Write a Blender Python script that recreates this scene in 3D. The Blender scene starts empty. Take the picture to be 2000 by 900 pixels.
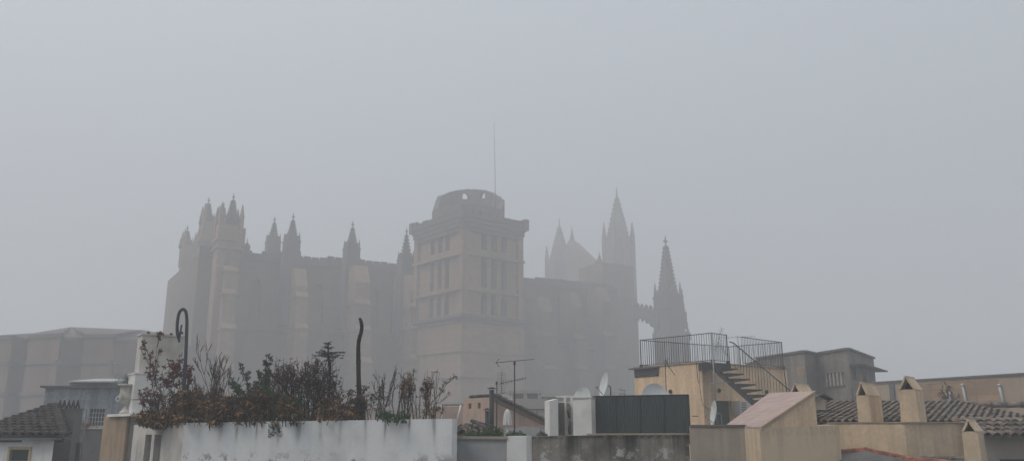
import bpy, bmesh, math, random
from mathutils import Vector, Matrix
rnd = random.Random(7)
S = bpy.context.scene
COL = S.collection
# ------------------------------------------------------------------ camera
EYE = 18.0; PITCH = math.radians(13.5); F = 1600.0
cam = bpy.data.objects.new('camera', bpy.data.cameras.new('camera')); COL.objects.link(cam)
cam.data.lens = 36 * F / 2000; cam.data.sensor_width = 36
cam.data.clip_end = 4000; cam.data.clip_start = .1
cam.location = (0, 0, EYE); cam.rotation_euler = (math.radians(90) + PITCH, 0, 0)
S.camera = cam
# ------------------------------------------------------------------ world: overcast sky
W = bpy.data.worlds.new('World'); S.world = W; W.use_nodes = True
nt = W.node_tree; nt.nodes.clear()
def wn(t, **k):
    n = nt.nodes.new(t)
    for a, b in k.items(): setattr(n, a, b)
    return n
sky = wn('ShaderNodeTexSky', sky_type='NISHITA', sun_disc=False)
sky.sun_elevation = math.radians(48); sky.sun_rotation = math.radians(-65)
sky.air_density = 1.5; sky.dust_density = 4
hs = wn('ShaderNodeHueSaturation'); hs.inputs['Saturation'].default_value = .35
nt.links.new(sky.outputs[0], hs.inputs['Color'])
tc = wn('ShaderNodeTexCoord'); sp = wn('ShaderNodeSeparateXYZ'); nt.links.new(tc.outputs['Generated'], sp.inputs[0])
cr = wn('ShaderNodeValToRGB'); nt.links.new(sp.outputs['Z'], cr.inputs[0])
cr.color_ramp.elements[0].position = 0.0; cr.color_ramp.elements[0].color = (2.3, 2.75, 3.3, 1)
cr.color_ramp.elements[1].position = 0.5; cr.color_ramp.elements[1].color = (5.3, 5.75, 6.4, 1)
_e = cr.color_ramp.elements.new(1.0); _e.color = (13.4, 13.6, 13.8, 1)
mx = wn('ShaderNodeMix', data_type='RGBA'); mx.inputs[0].default_value = .8
nt.links.new(hs.outputs[0], mx.inputs[6]); nt.links.new(cr.outputs[0], mx.inputs[7])
bg = wn('ShaderNodeBackground'); bg.inputs['Strength'].default_value = .1
nt.links.new(mx.outputs[2], bg.inputs[0])
wo = wn('ShaderNodeOutputWorld'); nt.links.new(bg.outputs[0], wo.inputs[0])
# ------------------------------------------------------------------ sun (veiled)
sd = bpy.data.lights.new('sun', 'SUN'); sun = bpy.data.objects.new('sun', sd); COL.objects.link(sun)
sd.energy = 1.45; sd.angle = math.radians(25); sd.color = (1, .93, .84)
sun.rotation_euler = (math.radians(42), 0, math.radians(-65)); sun.location = (0, 0, 90)
# ------------------------------------------------------------------ exposure / renderer
S.view_settings.view_transform = 'Standard'; S.view_settings.look = 'None'
S.view_settings.exposure = 0.1; S.view_settings.gamma = 1; S.view_settings.use_curve_mapping = False
S.render.engine = 'CYCLES'
S.cycles.use_denoising = True
S.cycles.max_bounces = 6; S.cycles.diffuse_bounces = 3; S.cycles.glossy_bounces = 2
S.cycles.volume_bounces = 3; S.cycles.transparent_max_bounces = 6
HAZE = 0.0053

# ================================================================== helpers
sp_, cp_ = math.sin(PITCH), math.cos(PITCH)
def R(py):
    u = (450 - py) / F
    return (sp_ + u * cp_) / (cp_ - u * sp_)
def ZR(py, Y): return EYE + Y * R(py)                    # height seen on row py at depth Y
def PX(px, Y, z=EYE): return (px - 1000) / F * (Y * cp_ + (z - EYE) * sp_)
def A(px, py, Y):
    z = ZR(py, Y); return Vector((PX(px, Y, z), Y, z))
OFF = {}
def tag(o, label=None, cat=None, group=None, kind=None):
    if label: o['label'] = label
    if cat: o['category'] = cat
    if group: o['group'] = group
    if kind: o['kind'] = kind
    return o
def thing(name, loc, label, cat, group=None):
    o = bpy.data.objects.new(name, None); COL.objects.link(o); o.location = loc
    o.empty_display_size = .2
    OFF[o.name] = Vector(loc); return tag(o, label, cat, group)
class MB:
    def __init__(s):
        s.bm = bmesh.new(); s.tl = s.bm.faces.layers.float.new('tint')
    def face(s, pts, tint=None, smooth=False):
        f = s.bm.faces.new([s.bm.verts.new(Vector(p)) for p in pts])
        f[s.tl] = rnd.random() if tint is None else tint
        f.smooth = smooth; return f
    def prism(s, plan, z0, z1, tint=.5):
        """plan: [(x,y)..] ; z0,z1 number or list per corner"""
        n = len(plan)
        a = z0 if isinstance(z0, (list, tuple)) else [z0] * n
        b = z1 if isinstance(z1, (list, tuple)) else [z1] * n
        lo = [s.bm.verts.new((p[0], p[1], a[i])) for i, p in enumerate(plan)]
        hi = [s.bm.verts.new((p[0], p[1], b[i])) for i, p in enumerate(plan)]
        fs = [s.bm.faces.new(lo[::-1]), s.bm.faces.new(hi)]
        for i in range(n):
            j = (i + 1) % n; fs.append(s.bm.faces.new((lo[i], lo[j], hi[j], hi[i])))
        for f in fs: f[s.tl] = tint
        return s
    def obox(s, c, ux, sx, sy, z0, z1, tint=.5):
        """box centred on c (x,y), local x axis ux (2D unit)"""
        ux = Vector(ux[:2]).normalized(); uy = Vector((-ux.y, ux.x)); c = Vector(c[:2])
        P = [c + ux * a * sx / 2 + uy * b * sy / 2 for a, b in ((-1, -1), (1, -1), (1, 1), (-1, 1))]
        return s.prism(P, z0, z1, tint)
    def box(s, x0, x1, y0, y1, z0, z1, tint=.5):
        return s.prism([(x0, y0), (x1, y0), (x1, y1), (x0, y1)], z0, z1, tint)
    def tube(s, pts, r, n=6, tint=.5, smooth=True, cap=True):
        pts = [Vector(p) for p in pts]
        rs = r if isinstance(r, (list, tuple)) else [r] * len(pts)
        rings = []
        for i, p in enumerate(pts):
            t = (pts[min(i + 1, len(pts) - 1)] - pts[max(i - 1, 0)])
            if t.length < 1e-9: t = Vector((0, 0, 1))
            t.normalize()
            a = t.cross(Vector((0, 1, 0)) if abs(t.y) < .9 else Vector((1, 0, 0))).normalized(); b = t.cross(a)
            rings.append([s.bm.verts.new(p + (a * math.cos(k * 2 * math.pi / n) + b * math.sin(k * 2 * math.pi / n)) * rs[i]) for k in range(n)])
        for i in range(len(pts) - 1):
            for k in range(n):
                f = s.bm.faces.new((rings[i][k], rings[i][(k + 1) % n], rings[i + 1][(k + 1) % n], rings[i + 1][k]))
                f.smooth = smooth; f[s.tl] = tint
        if cap:
            for rg in (rings[0][::-1], rings[-1]):
                f = s.bm.faces.new(rg); f[s.tl] = tint
        return s
    def lathe(s, c, prof, n=16, rot=0, tint=.5, smooth=True, axis=None):
        c = Vector(c); M = Matrix.Identity(3)
        if axis is not None: M = Vector((0, 0, 1)).rotation_difference(Vector(axis)).to_matrix()
        rings = [[s.bm.verts.new(c + M @ Vector((r * math.cos(rot + k * 2 * math.pi / n), r * math.sin(rot + k * 2 * math.pi / n), z))) for k in range(n)] for r, z in prof]
        for i in range(len(prof) - 1):
            for k in range(n):
                f = s.bm.faces.new((rings[i][k], rings[i][(k + 1) % n], rings[i + 1][(k + 1) % n], rings[i + 1][k]))
                f.smooth = smooth; f[s.tl] = tint
        for rg, r in ((rings[0][::-1], prof[0][0]), (rings[-1], prof[-1][0])):
            if r > 1e-4: f = s.bm.faces.new(rg); f[s.tl] = tint
        return s
    def panel(s, p0, p1, outline, holes, depth, tint=.5):
        """wall from p0 to p1 in plan; outline/holes are [(u, z)..] in metres; reveal goes depth behind the face (left normal reversed)"""
        p0 = Vector(p0[:2]); p1 = Vector(p1[:2]); ux = (p1 - p0).normalized(); nin = Vector((-ux.y, ux.x))
        def P(u, z, d=0): q = p0 + ux * u + nin * d; return (q.x, q.y, z)
        edges = []; allv = []
        for loop in [outline] + holes:
            vs = [s.bm.verts.new(P(u, z)) for u, z in loop]; allv.append(vs)
            edges += [s.bm.edges.new((vs[i], vs[(i + 1) % len(vs)])) for i in range(len(vs))]
        r = bmesh.ops.triangle_fill(s.bm, use_beauty=True, use_dissolve=False, edges=edges)
        for f in r['geom']:
            if isinstance(f, bmesh.types.BMFace):
                f[s.tl] = tint
        for li, loop in enumerate(holes):
            vs = allv[li + 1]
            vb = [s.bm.verts.new(P(u, z, depth)) for u, z in loop]
            for i in range(len(vs)):
                j = (i + 1) % len(vs)
                f = s.bm.faces.new((vs[i], vs[j], vb[j], vb[i])); f[s.tl] = tint
        return s
    def build(s, name, mat, parent=None, loc=None, nofix=False):
        off = OFF[parent.name] if parent is not None else (Vector(loc) if loc is not None else Vector((0, 0, 0)))
        if not nofix:
            bmesh.ops.recalc_face_normals(s.bm, faces=s.bm.faces)
        bmesh.ops.translate(s.bm, verts=s.bm.verts, vec=-off)
        me = bpy.data.meshes.new(name); s.bm.to_mesh(me); s.bm.free()
        me.materials.append(mat)
        o = bpy.data.objects.new(name, me); COL.objects.link(o)
        if parent is not None: o.parent = parent
        else: o.location = off
        OFF[o.name] = off
        return o
def arch(u, w, z0, z1, n=5, pointed=True):
    """lancet outline centred at u"""
    h = w * (.95 if pointed else .5); zs = z1 - h; L = [(u - w / 2, z0), (u + w / 2, z0), (u + w / 2, zs)]
    for k in range(1, n):
        t = k / n
        L.append((u + w / 2 * math.cos(t * math.pi / 2) ** (1 if not pointed else .8), zs + h * math.sin(t * math.pi / 2)))
    L.append((u, z1))
    for k in range(n - 1, 0, -1):
        t = k / n
        L.append((u - w / 2 * math.cos(t * math.pi / 2) ** (1 if not pointed else .8), zs + h * math.sin(t * math.pi / 2)))
    L.append((u - w / 2, zs)); return L
def rect(u0, u1, z0, z1): return [(u0, z0), (u1, z0), (u1, z1), (u0, z1)]

# ------------------------------------------------------------------ materials
def M_(name):
    m = bpy.data.materials.new(name); m.use_nodes = True
    return m, m.node_tree, m.node_tree.nodes['Principled BSDF']
def plaster(name, col, dirt=(.1, .09, .08), blotch=.35, scale=.8, streak=0.0, top=0.0, top_h=.6, fine=.12, rough=.9, bump=.15, streak_scale=5.0, peel=None, peel_z=None, metallic=0, blocks=None, two=None, drips=0):
    """painted/rendered/stone surface: large blotches, fine grain, vertical run-off streaks, dirt gathering under the top edge (object z=0)"""
    m, t, b = M_(name); N = t.nodes; L = t.links
    geo = N.new('ShaderNodeNewGeometry'); P = geo.outputs['Position']
    obj = N.new('ShaderNodeTexCoord').outputs['Object']
    def noise(sc, vec=P, det=6, rg=.6, mapscale=None):
        if mapscale:
            mp = N.new('ShaderNodeMapping'); mp.inputs['Scale'].default_value = mapscale; L.new(vec, mp.inputs[0]); vec = mp.outputs[0]
        n = N.new('ShaderNodeTexNoise'); n.inputs['Scale'].default_value = sc; n.inputs['Detail'].default_value = det
        n.inputs['Roughness'].default_value = rg; L.new(vec, n.inputs['Vector']); return n.outputs['Fac']
    def ramp(v, a, b_, lo=0., hi=1.):
        r = N.new('ShaderNodeMapRange'); r.interpolation_type = 'SMOOTHSTEP'
        for i, x in zip((1, 2, 3, 4), (a, b_, lo, hi)): r.inputs[i].default_value = x
        L.new(v, r.inputs[0]); return r.outputs[0]
    def mul(a, c):
        n = N.new('ShaderNodeMath'); n.operation = 'MULTIPLY'
        for i, x in enumerate((a, c)):
            if isinstance(x, (int, float)): n.inputs[i].default_value = x
            else: L.new(x, n.inputs[i])
        return n.outputs[0]
    def mix(fac, c1, c2):
        n = N.new('ShaderNodeMix'); n.data_type = 'RGBA'
        if isinstance(fac, (int, float)): n.inputs[0].default_value = fac
        else: L.new(fac, n.inputs[0])
        for i, x in ((6, c1), (7, c2)):
            if isinstance(x, (tuple, list)): n.inputs[i].default_value = (*x[:3], 1)
            else: L.new(x, n.inputs[i])
        return n.outputs[2]
    c = col
    if two: c = mix(ramp(noise(scale * .5, det=3), .4, .6), col, two)
    if blocks:
        br = N.new('ShaderNodeTexBrick'); sx = N.new('ShaderNodeSeparateXYZ'); L.new(P, sx.inputs[0])
        ad = N.new('ShaderNodeMath'); ad.operation = 'ADD'; L.new(sx.outputs[0], ad.inputs[0]); L.new(sx.outputs[1], ad.inputs[1])
        cb = N.new('ShaderNodeCombineXYZ'); L.new(ad.outputs[0], cb.inputs[0]); L.new(sx.outputs[2], cb.inputs[1]); L.new(cb.outputs[0], br.inputs[0])
        br.inputs['Scale'].default_value = 1; br.inputs['Brick Width'].default_value = blocks[0]; br.inputs['Row Height'].default_value = blocks[1]
        br.inputs['Mortar Size'].default_value = blocks[2]
        k = blocks[3]
        br.inputs['Color1'].default_value = tuple(min(1, x * (1 + k)) for x in col) + (1,); br.inputs['Color2'].default_value = tuple(x * (1 - k) for x in col) + (1,)
        br.inputs['Mortar'].default_value = tuple(x * (1 - 1.5 * k) for x in col) + (1,)
        c = br.outputs[0]
    c = mix(mul(ramp(noise(scale), .42, .75), blotch), c, dirt)
    if peel:
        v = ramp(noise(2.6, det=8, rg=.7), .53, .6)
        if peel_z: v = mul(v, ramp(N_z(N, L, obj), peel_z[0], peel_z[1]))
        c = mix(v, c, peel)
    if streak:
        st = ramp(noise(streak_scale, mapscale=(1, 1, .09), det=4), .5, .68)
        c = mix(mul(mul(st, ramp(noise(.9), .35, .6)), streak), c, dirt)
    if top:
        z = N_z(N, L, obj)
        st = ramp(noise(streak_scale * .9, mapscale=(1, 1, .05), det=3), .42, .62)
        c = mix(mul(mul(ramp(z, -top_h, 0.02), st), top), c, dirt)
        edge = mul(ramp(z, -.09, -.01), ramp(noise(9), .35, .6))
        c = mix(mul(edge, top * .8), c, dirt)
    if drips:
        sx = N.new('ShaderNodeSeparateXYZ'); L.new(P, sx.inputs[0])
        def mth(op, a, c=0.0):
            n = N.new('ShaderNodeMath'); n.operation = op
            for i, x in enumerate((a, c)):
                if isinstance(x, (int, float)): n.inputs[i].default_value = x
                else: L.new(x, n.inputs[i])
            return n.outputs[0]
        ph = mth('ADD', mth('MULTIPLY', sx.outputs[0], drips), mth('MULTIPLY', noise(1.3, det=3, mapscale=(1, 1, .12)), 1.5))
        tri = mth('ABSOLUTE', mth('SUBTRACT', mth('FRACT', ph), .5))
        band = ramp(tri, .12, .02)
        z = N_z(N, L, obj)
        ln = ramp(mth('ADD', z, mth('MULTIPLY', noise(1.7, det=2), .7)), -.15, .38)
        c = mix(mul(mul(mul(band, ln), ramp(noise(.9, det=2), .35, .6, .15, 1.)), .75), c, dirt)
        c = mix(mul(mul(ramp(tri, .3, .0), ramp(z, -.8, .0)), .16), c, dirt)
    g = noise(22, det=8, rg=.75)
    hv = N.new('ShaderNodeHueSaturation'); L.new(c, hv.inputs['Color']) if not isinstance(c, (tuple, list)) else setattr(hv.inputs['Color'], 'default_value', (*c, 1))
    L.new(ramp(g, .25, .75, 1 - fine, 1 + fine), hv.inputs['Value'])
    L.new(hv.outputs[0], b.inputs['Base Color'])
    b.inputs['Roughness'].default_value = rough; b.inputs['Metallic'].default_value = metallic
    b.inputs['Specular IOR Level'].default_value = .25
    if bump:
        bp = N.new('ShaderNodeBump'); bp.inputs['Strength'].default_value = bump; bp.inputs['Distance'].default_value = .02
        L.new(noise(9, det=9, rg=.7), bp.inputs['Height']); L.new(bp.outputs[0], b.inputs['Normal'])
    return m
def N_z(N, L, obj):
    s = N.new('ShaderNodeSeparateXYZ'); L.new(obj, s.inputs[0]); return s.outputs[2]
def tinted(name, cols, rough=.85, noise_sc=6, dirt=.35, trans=0, spec=.25, dirtcol=None):
    """colour picked per face from the 'tint' attribute (one value per tile or leaf)"""
    m, t, b = M_(name); N = t.nodes; L = t.links
    at = N.new('ShaderNodeAttribute'); at.attribute_name = 'tint'
    cr = N.new('ShaderNodeValToRGB'); L.new(at.outputs['Fac'], cr.inputs[0]); e = cr.color_ramp.elements
    for i, c in enumerate(cols):
        p = i / max(1, len(cols) - 1)
        if i == 0: el = e[0]
        elif i == len(cols) - 1: el = e[len(e) - 1]
        else: el = e.new(p)
        el.position = p; el.color = (*c, 1)
    n = N.new('ShaderNodeTexNoise'); n.inputs['Scale'].default_value = noise_sc; n.inputs['Detail'].default_value = 6
    geo = N.new('ShaderNodeNewGeometry'); L.new(geo.outputs['Position'], n.inputs['Vector'])
    mr = N.new('ShaderNodeMapRange'); mr.inputs[1].default_value = .3; mr.inputs[2].default_value = .7
    mr.inputs[3].default_value = 1 - dirt; mr.inputs[4].default_value = 1 + dirt * .5; L.new(n.outputs['Fac'], mr.inputs[0])
    hv = N.new('ShaderNodeHueSaturation'); L.new(cr.outputs[0], hv.inputs['Color']); L.new(mr.outputs[0], hv.inputs['Value'])
    L.new(hv.outputs[0], b.inputs['Base Color']); b.inputs['Roughness'].default_value = rough; b.inputs['Specular IOR Level'].default_value = spec
    return m
SD = (.13, .11, .10)
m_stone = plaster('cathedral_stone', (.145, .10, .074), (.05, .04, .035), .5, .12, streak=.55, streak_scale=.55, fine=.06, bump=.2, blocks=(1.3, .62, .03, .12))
m_stone_l = plaster('tower_and_lit_buttress_stone', (.25, .165, .11), (.085, .06, .048), .5, .15, streak=.5, streak_scale=.5, fine=.06, bump=.2, blocks=(1.3, .62, .03, .12))  # also on the buttresses, where its paler tone stands in for sunlight
m_stone_d = plaster('weathered_stone', (.10, .088, .082), (.06, .056, .054), .6, .3, streak=.4, streak_scale=.8, fine=.1, bump=.3)
m_hollow = plaster('dark_opening', (.035, .034, .034), (.02, .02, .02), .3, .5, fine=.05, bump=0)
m_white = plaster('white_plaster', (.63, .635, .63), (.10, .105, .10), .30, 1.1, streak=.12, drips=2.35, fine=.05, bump=.12, streak_scale=3.2, peel=(.17, .17, .16), peel_z=(-.45, -.75))
m_white2 = plaster('stained_white_render', (.53, .50, .455), (.17, .15, .12), .5, 1.4, streak=.75, streak_scale=8, fine=.06)
m_white3 = plaster('clean_white_paint', (.66, .65, .62), (.25, .24, .22), .35, 1.5, streak=.3, streak_scale=6, fine=.04)
m_blue = plaster('pale_blue_render', (.34, .375, .41), (.13, .14, .15), .7, .9, streak=.45, top=.5, fine=.07, two=(.40, .42, .44))
m_gray = plaster('grey_cement_render', (.12, .12, .118), (.05, .05, .048), .7, 1.3, streak=.4, fine=.1)
m_moss = plaster('mossy_concrete', (.31, .275, .23), (.022, .023, .02), .75, 1.0, streak=.55, top=1.0, top_h=.75, fine=.12, bump=.4, streak_scale=2.2, peel=(.52, .50, .47), peel_z=(-.10, -.32))
m_greywall = plaster('grey_painted_wall', (.32, .33, .335), (.16, .16, .16), .4, 1.1, streak=.2, fine=.04)
m_beige = plaster('beige_render', (.62, .485, .335), (.27, .21, .155), .55, .7, streak=.25, top=.3, top_h=.4, fine=.05, bump=.15)
m_tan = plaster('tan_grey_render', (.31, .265, .215), (.13, .115, .10), .5, .8, streak=.35, fine=.06)
m_yellow = plaster('ochre_yellow_render', (.78, .565, .36), (.26, .19, .13), .35, .8, streak=.3, top=.25, fine=.04, bump=.1)
m_peach = plaster('peach_render', (.40, .285, .225), (.19, .15, .13), .5, 1.1, streak=.35, fine=.05)
m_conc = plaster('old_grey_concrete', (.25, .22, .18), (.08, .078, .075), .7, .5, streak=.6, streak_scale=2.0, top=.5, top_h=1.2, fine=.07)
m_sand = plaster('sandy_render', (.36, .28, .205), (.17, .135, .11), .5, .4, streak=.35, fine=.06)
m_marés = plaster('sandstone_blocks', (.30, .20, .12), (.12, .09, .07), .6, .9, streak=.3, fine=.12, bump=.4, blocks=(.6, .3, .015, .14))
m_pinkt = plaster('pink_clay_paving', (.40, .30, .275), (.25, .20, .18), .5, 1.5, fine=.08, blocks=(.30, .055, .006, .09), bump=.1)
m_red = plaster('red_clay_edge', (.30, .11, .06), (.12, .07, .05), .5, 2, fine=.12)
m_dark = plaster('dark_painted_steel', (.025, .026, .028), (.05, .035, .025), .4, 3, rough=.55, fine=.1, bump=.05)
m_steel = plaster('dull_grey_metal', (.22, .235, .24), (.12, .11, .10), .4, 3, rough=.45, fine=.08, bump=.03, metallic=.5)
m_galv = plaster('galvanised_pipe', (.42, .43, .43), (.2, .19, .17), .4, 3, rough=.5, fine=.05, bump=0)
m_dish = plaster('dish_enamel', (.56, .59, .59), (.2, .21, .2), .4, 2.5, rough=.45, fine=.05, bump=0)
m_screen = plaster('green_grey_screen', (.075, .092, .093), (.04, .048, .048), .5, 1.5, streak=.3, rough=.6, fine=.06, bump=.05)
m_wire = plaster('hook_iron', (.045, .055, .065), (.08, .06, .045), .4, 4, rough=.5, fine=.15, bump=.1)
m_char = plaster('charred_bark', (.018, .016, .016), (.04, .037, .035), .6, 6, rough=.9, fine=.3, bump=.7)
m_tansheet = plaster('tan_corrugated_sheet', (.40, .30, .21), (.12, .10, .085), .5, 1.5, streak=.5, streak_scale=9, fine=.06)
m_soil = plaster('dry_soil', (.05, .038, .03), (.025, .02, .016), .6, 4, fine=.3, bump=.6)
m_cloth = plaster('white_canvas', (.6, .6, .59), (.4, .4, .39), .3, 4, fine=.04, bump=.1)
m_glass = plaster('dark_window_glass', (.04, .048, .055), (.07, .08, .09), .4, 2, rough=.12, fine=.05, bump=0)
m_green_sh = plaster('dark_green_shutter', (.018, .035, .034), (.04, .05, .05), .3, 4, rough=.6, fine=.1)
m_yframe = plaster('yellow_stone_frame', (.42, .34, .19), (.25, .2, .12), .4, 4, fine=.08)
m_metalroof = plaster('pale_metal_sheet', (.36, .39, .39), (.2, .2, .19), .4, 2, rough=.5, fine=.05)
m_ac = plaster('off_white_enamel', (.55, .54, .5), (.3, .28, .25), .3, 3, rough=.5, fine=.04)
m_ground = plaster('asphalt', (.05, .05, .052), (.09, .085, .08), .5, .05, fine=.15, bump=.2)
m_tile = tinted('weathered_roof_tiles', [(.09, .08, .07), (.15, .13, .11), (.20, .17, .145), (.12, .11, .10), (.25, .205, .165), (.16, .14, .12), (.22, .15, .11)], noise_sc=9, dirt=.55)
m_tile_d = tinted('dark_roof_tiles', [(.035, .033, .032), (.06, .053, .048), (.085, .07, .06), (.05, .046, .042), (.10, .08, .065)], noise_sc=7, dirt=.5)
m_twig = tinted('dry_twigs', [(.03, .025, .022), (.06, .048, .04), (.09, .07, .055)], dirt=.3)
m_twig_d = tinted('dark_bark', [(.014, .012, .011), (.03, .025, .022)], dirt=.3)
m_redleaf = tinted('dark_red_leaves', [(.10, .022, .022), (.15, .035, .03), (.07, .02, .022), (.20, .06, .045)], dirt=.3)
m_orleaf = tinted('dry_orange_leaves', [(.035, .025, .018), (.16, .085, .035), (.022, .018, .014), (.46, .24, .08), (.05, .034, .022), (.025, .02, .015), (.26, .135, .05), (.03, .028, .018), (.06, .045, .026)], dirt=.3)
m_brleaf = tinted('dry_brown_leaves', [(.055, .04, .028), (.10, .065, .04), (.04, .032, .022), (.14, .085, .05)], dirt=.3)
m_grleaf = tinted('dark_green_leaves', [(.03, .055, .022), (.05, .085, .035), (.07, .11, .048), (.035, .06, .03)], dirt=.3)
m_brgreen = tinted('green_leaves', [(.04, .085, .03), (.06, .12, .04), (.035, .07, .035)], dirt=.3)

# ================================================================== ground and haze
g = MB(); g.face([(-560, -60, 0), (560, -60, 0), (560, 900, 0), (-560, 900, 0)], .5)
tag(g.build('ground', m_ground), 'dark paved ground far below the rooftops', 'ground', kind='structure')
hz = MB(); hz.box(-570, 570, -70, 910, -1, 84)
hm, ht, hb = M_('haze'); ht.nodes.clear()
pv = ht.nodes.new('ShaderNodeVolumePrincipled'); ho = ht.nodes.new('ShaderNodeOutputMaterial')
pv.inputs['Color'].default_value = (.878, .898, .924, 1); pv.inputs['Density'].default_value = HAZE
pv.inputs['Density Attribute'].default_value = ''; pv.inputs['Anisotropy'].default_value = 0.15
ht.links.new(pv.outputs[0], ho.inputs['Volume'])
tag(hz.build('haze', hm), 'even grey fog filling the air over the whole town', 'fog', kind='stuff')

# ================================================================== cathedral
C0 = Vector((-44, 130)); E = Vector((.857, .515)).normalized(); NN = Vector((-E.y, E.x))
def LC(s, d): q = C0 + E * s + NN * d; return (q.x, q.y)
def s_of(px, d, zr=20):
    # solve px = 1000 + F X/(Y cp + zr sp)
    k = (px - 1000) / F; q = C0 + NN * d
    return (k * (q.y * cp_ + zr * sp_) - q.x) / (E.x - k * E.y * cp_)
def lz(s, d, py): return ZR(py, (C0 + E * s + NN * d).y)
cath = thing('cathedral', (0, 150, 0), 'huge gothic stone cathedral fading into thick fog behind the rooftops', 'cathedral')
def lbox(mb, s0, s1, d0, d1, z0, z1): mb.prism([LC(s0, d0), LC(s1, d0), LC(s1, d1), LC(s0, d1)], z0, z1)
def spire(mb, c, w, z0, z1, ux=E, n=4, crock=7, finial=True, shaft=None, cr=.09):
    """pinnacle: shaft z0..zs, gablets, crocketed pyramid to z1"""
    H = z1 - z0; zs = z0 + H * (shaft if shaft is not None else .38)
    ang = math.atan2(ux[1], ux[0])
    rr = w / 2 / math.cos(math.pi / n)
    mb.lathe((c[0], c[1], 0), [(rr, z0), (rr, zs), (rr * 1.08, zs), (rr * 1.08, zs + .2), (rr * .60, zs + .2), (rr * .07, z1 - H * .06)], n=n, rot=ang + math.pi / n, smooth=False)
    for k in range(4):       # gablets on the faces and small corner pinnacles
        a = ang + k * math.pi / 2; dx, dy = math.cos(a), math.sin(a); tx, ty = -dy, dx
        cx, cy = c[0] + dx * w * .5, c[1] + dy * w * .5
        hw = w * .30; gz = zs + w * .6
        mb.prism([(cx - tx * hw, cy - ty * hw), (cx + tx * hw, cy + ty * hw), (cx + tx * hw - dx * w * .3, cy + ty * hw - dy * w * .3), (cx - tx * hw - dx * w * .3, cy - ty * hw - dy * w * .3)], zs - .1, zs + .35)
        mb.face([(cx - tx * hw, cy - ty * hw, zs + .3), (cx + tx * hw, cy + ty * hw, zs + .3), (cx, cy, gz)], .5)
        mb.face([(cx - tx * hw, cy - ty * hw, zs + .3), (cx, cy, gz), (c[0], c[1], gz)], .5)
        mb.face([(cx + tx * hw, cy + ty * hw, zs + .3), (cx, cy, gz), (c[0], c[1], gz)], .5)
        b = a + math.pi / 4; q = w * .60
        mb.lathe((c[0] + math.cos(b) * q, c[1] + math.sin(b) * q, 0), [(w * .09, zs - H * .08), (w * .09, zs + w * .1), (w * .02, zs + w * .75)], n=4, smooth=False)
    for i in range(crock):
        t = (i + .6) / (crock + .3); z = zs + .3 + (z1 - H * .06 - zs - .3) * t; r = rr * (.60 * (1 - t) + .07 * t)
        for k in range(n):
            a = ang + math.pi / n + k * 2 * math.pi / n
            s_ = w * cr
            mb.lathe((c[0] + math.cos(a) * (r + s_ * .3), c[1] + math.sin(a) * (r + s_ * .3), z), [(s_ * .35, -s_), (s_, 0), (s_ * .8, s_ * .7), (s_ * .15, s_ * 1.1)], n=5, smooth=False)
    if finial:
        f = max(w * .085, .11); zt = z1 - H * .07
        mb.lathe((c[0], c[1], zt), [(f * .5, -f), (f * 1.3, 0), (f * .5, f), (f * .45, f * 2.4), (f * 1.6, f * 3.2), (f * .5, f * 4.2), (f * .3, f * 6), (0.01, f * 7)], n=8, smooth=False)
# --- nave body
nv = MB()
NZ = {470: 487, 600: 497, 780: 514, 1045: 541}
s_a = s_of(466, 0, 28); s_b = s_of(640, 0, 28); s_c = s_of(790, 0, 28); s_w = 77.0
za, zb, zc_ = lz(s_a, 0, 487), lz(s_b, 0, 501), lz(s_c, 0, 515)
zw = lz(s_of(1045, 0, 28), 0, 541)
lbox(nv, s_a - 6, s_b, 0, 30, 0, za - 1.2); lbox(nv, s_b, s_c, .02, 30, 0, zb - 1.2); lbox(nv, s_c, s_w, 0.04, 30, 0, zw - 1.2)
nave = nv.build('nave_wall', m_stone, cath)
# parapets with merlons (ruled skyline slightly uneven)
pa = MB()
for (s0, s1, z) in ((s_a - 6, s_b, za), (s_b, s_c, zb), (s_c, s_w, zw)):
    lbox(pa, s0, s1 - .03, -.25, .5, z - 1.5, z - .35)
    x = s0
    while x < s1 - 1:
        if rnd.random() > .12: lbox(pa, x, x + 1.15, -.1, .35, z - .35, z + rnd.uniform(.0, .18))
        x += 1.4
pa.build('parapet', m_stone_d, cath)
# nave windows: deep lancet recesses in a slab laid on the wall
def lancet(s0, s1, z0, z1, d, zt, zb_, name='clerestory_bay'):
    mb = MB(); w = (s1 - s0)
    mb.panel(LC(s0, d), LC(s1, d), rect(0, w, zb_, zt), [arch(w / 2, min(2.0, w * .25), z0, z1)], 1.0)
    mb.prism([LC(s0, d), LC(s1, d), LC(s1, d + .01), LC(s0, d + .01)][:4], zb_, zb_ + .01)
    lbox(mb, s0, s0 + .02, d, 0, zb_, zt); lbox(mb, s1 - .02, s1, d, 0, zb_, zt); lbox(mb, s0, s1, d + .03, 0, zt - .05, zt)
    o = mb.build(name, m_stone, cath, nofix=True)
    h = MB(); lbox(h, s0 + .1, s1 - .1, d + .95, d + 1.0, z0 - .2, z1 + .2); h.build('window', m_hollow, o)
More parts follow.
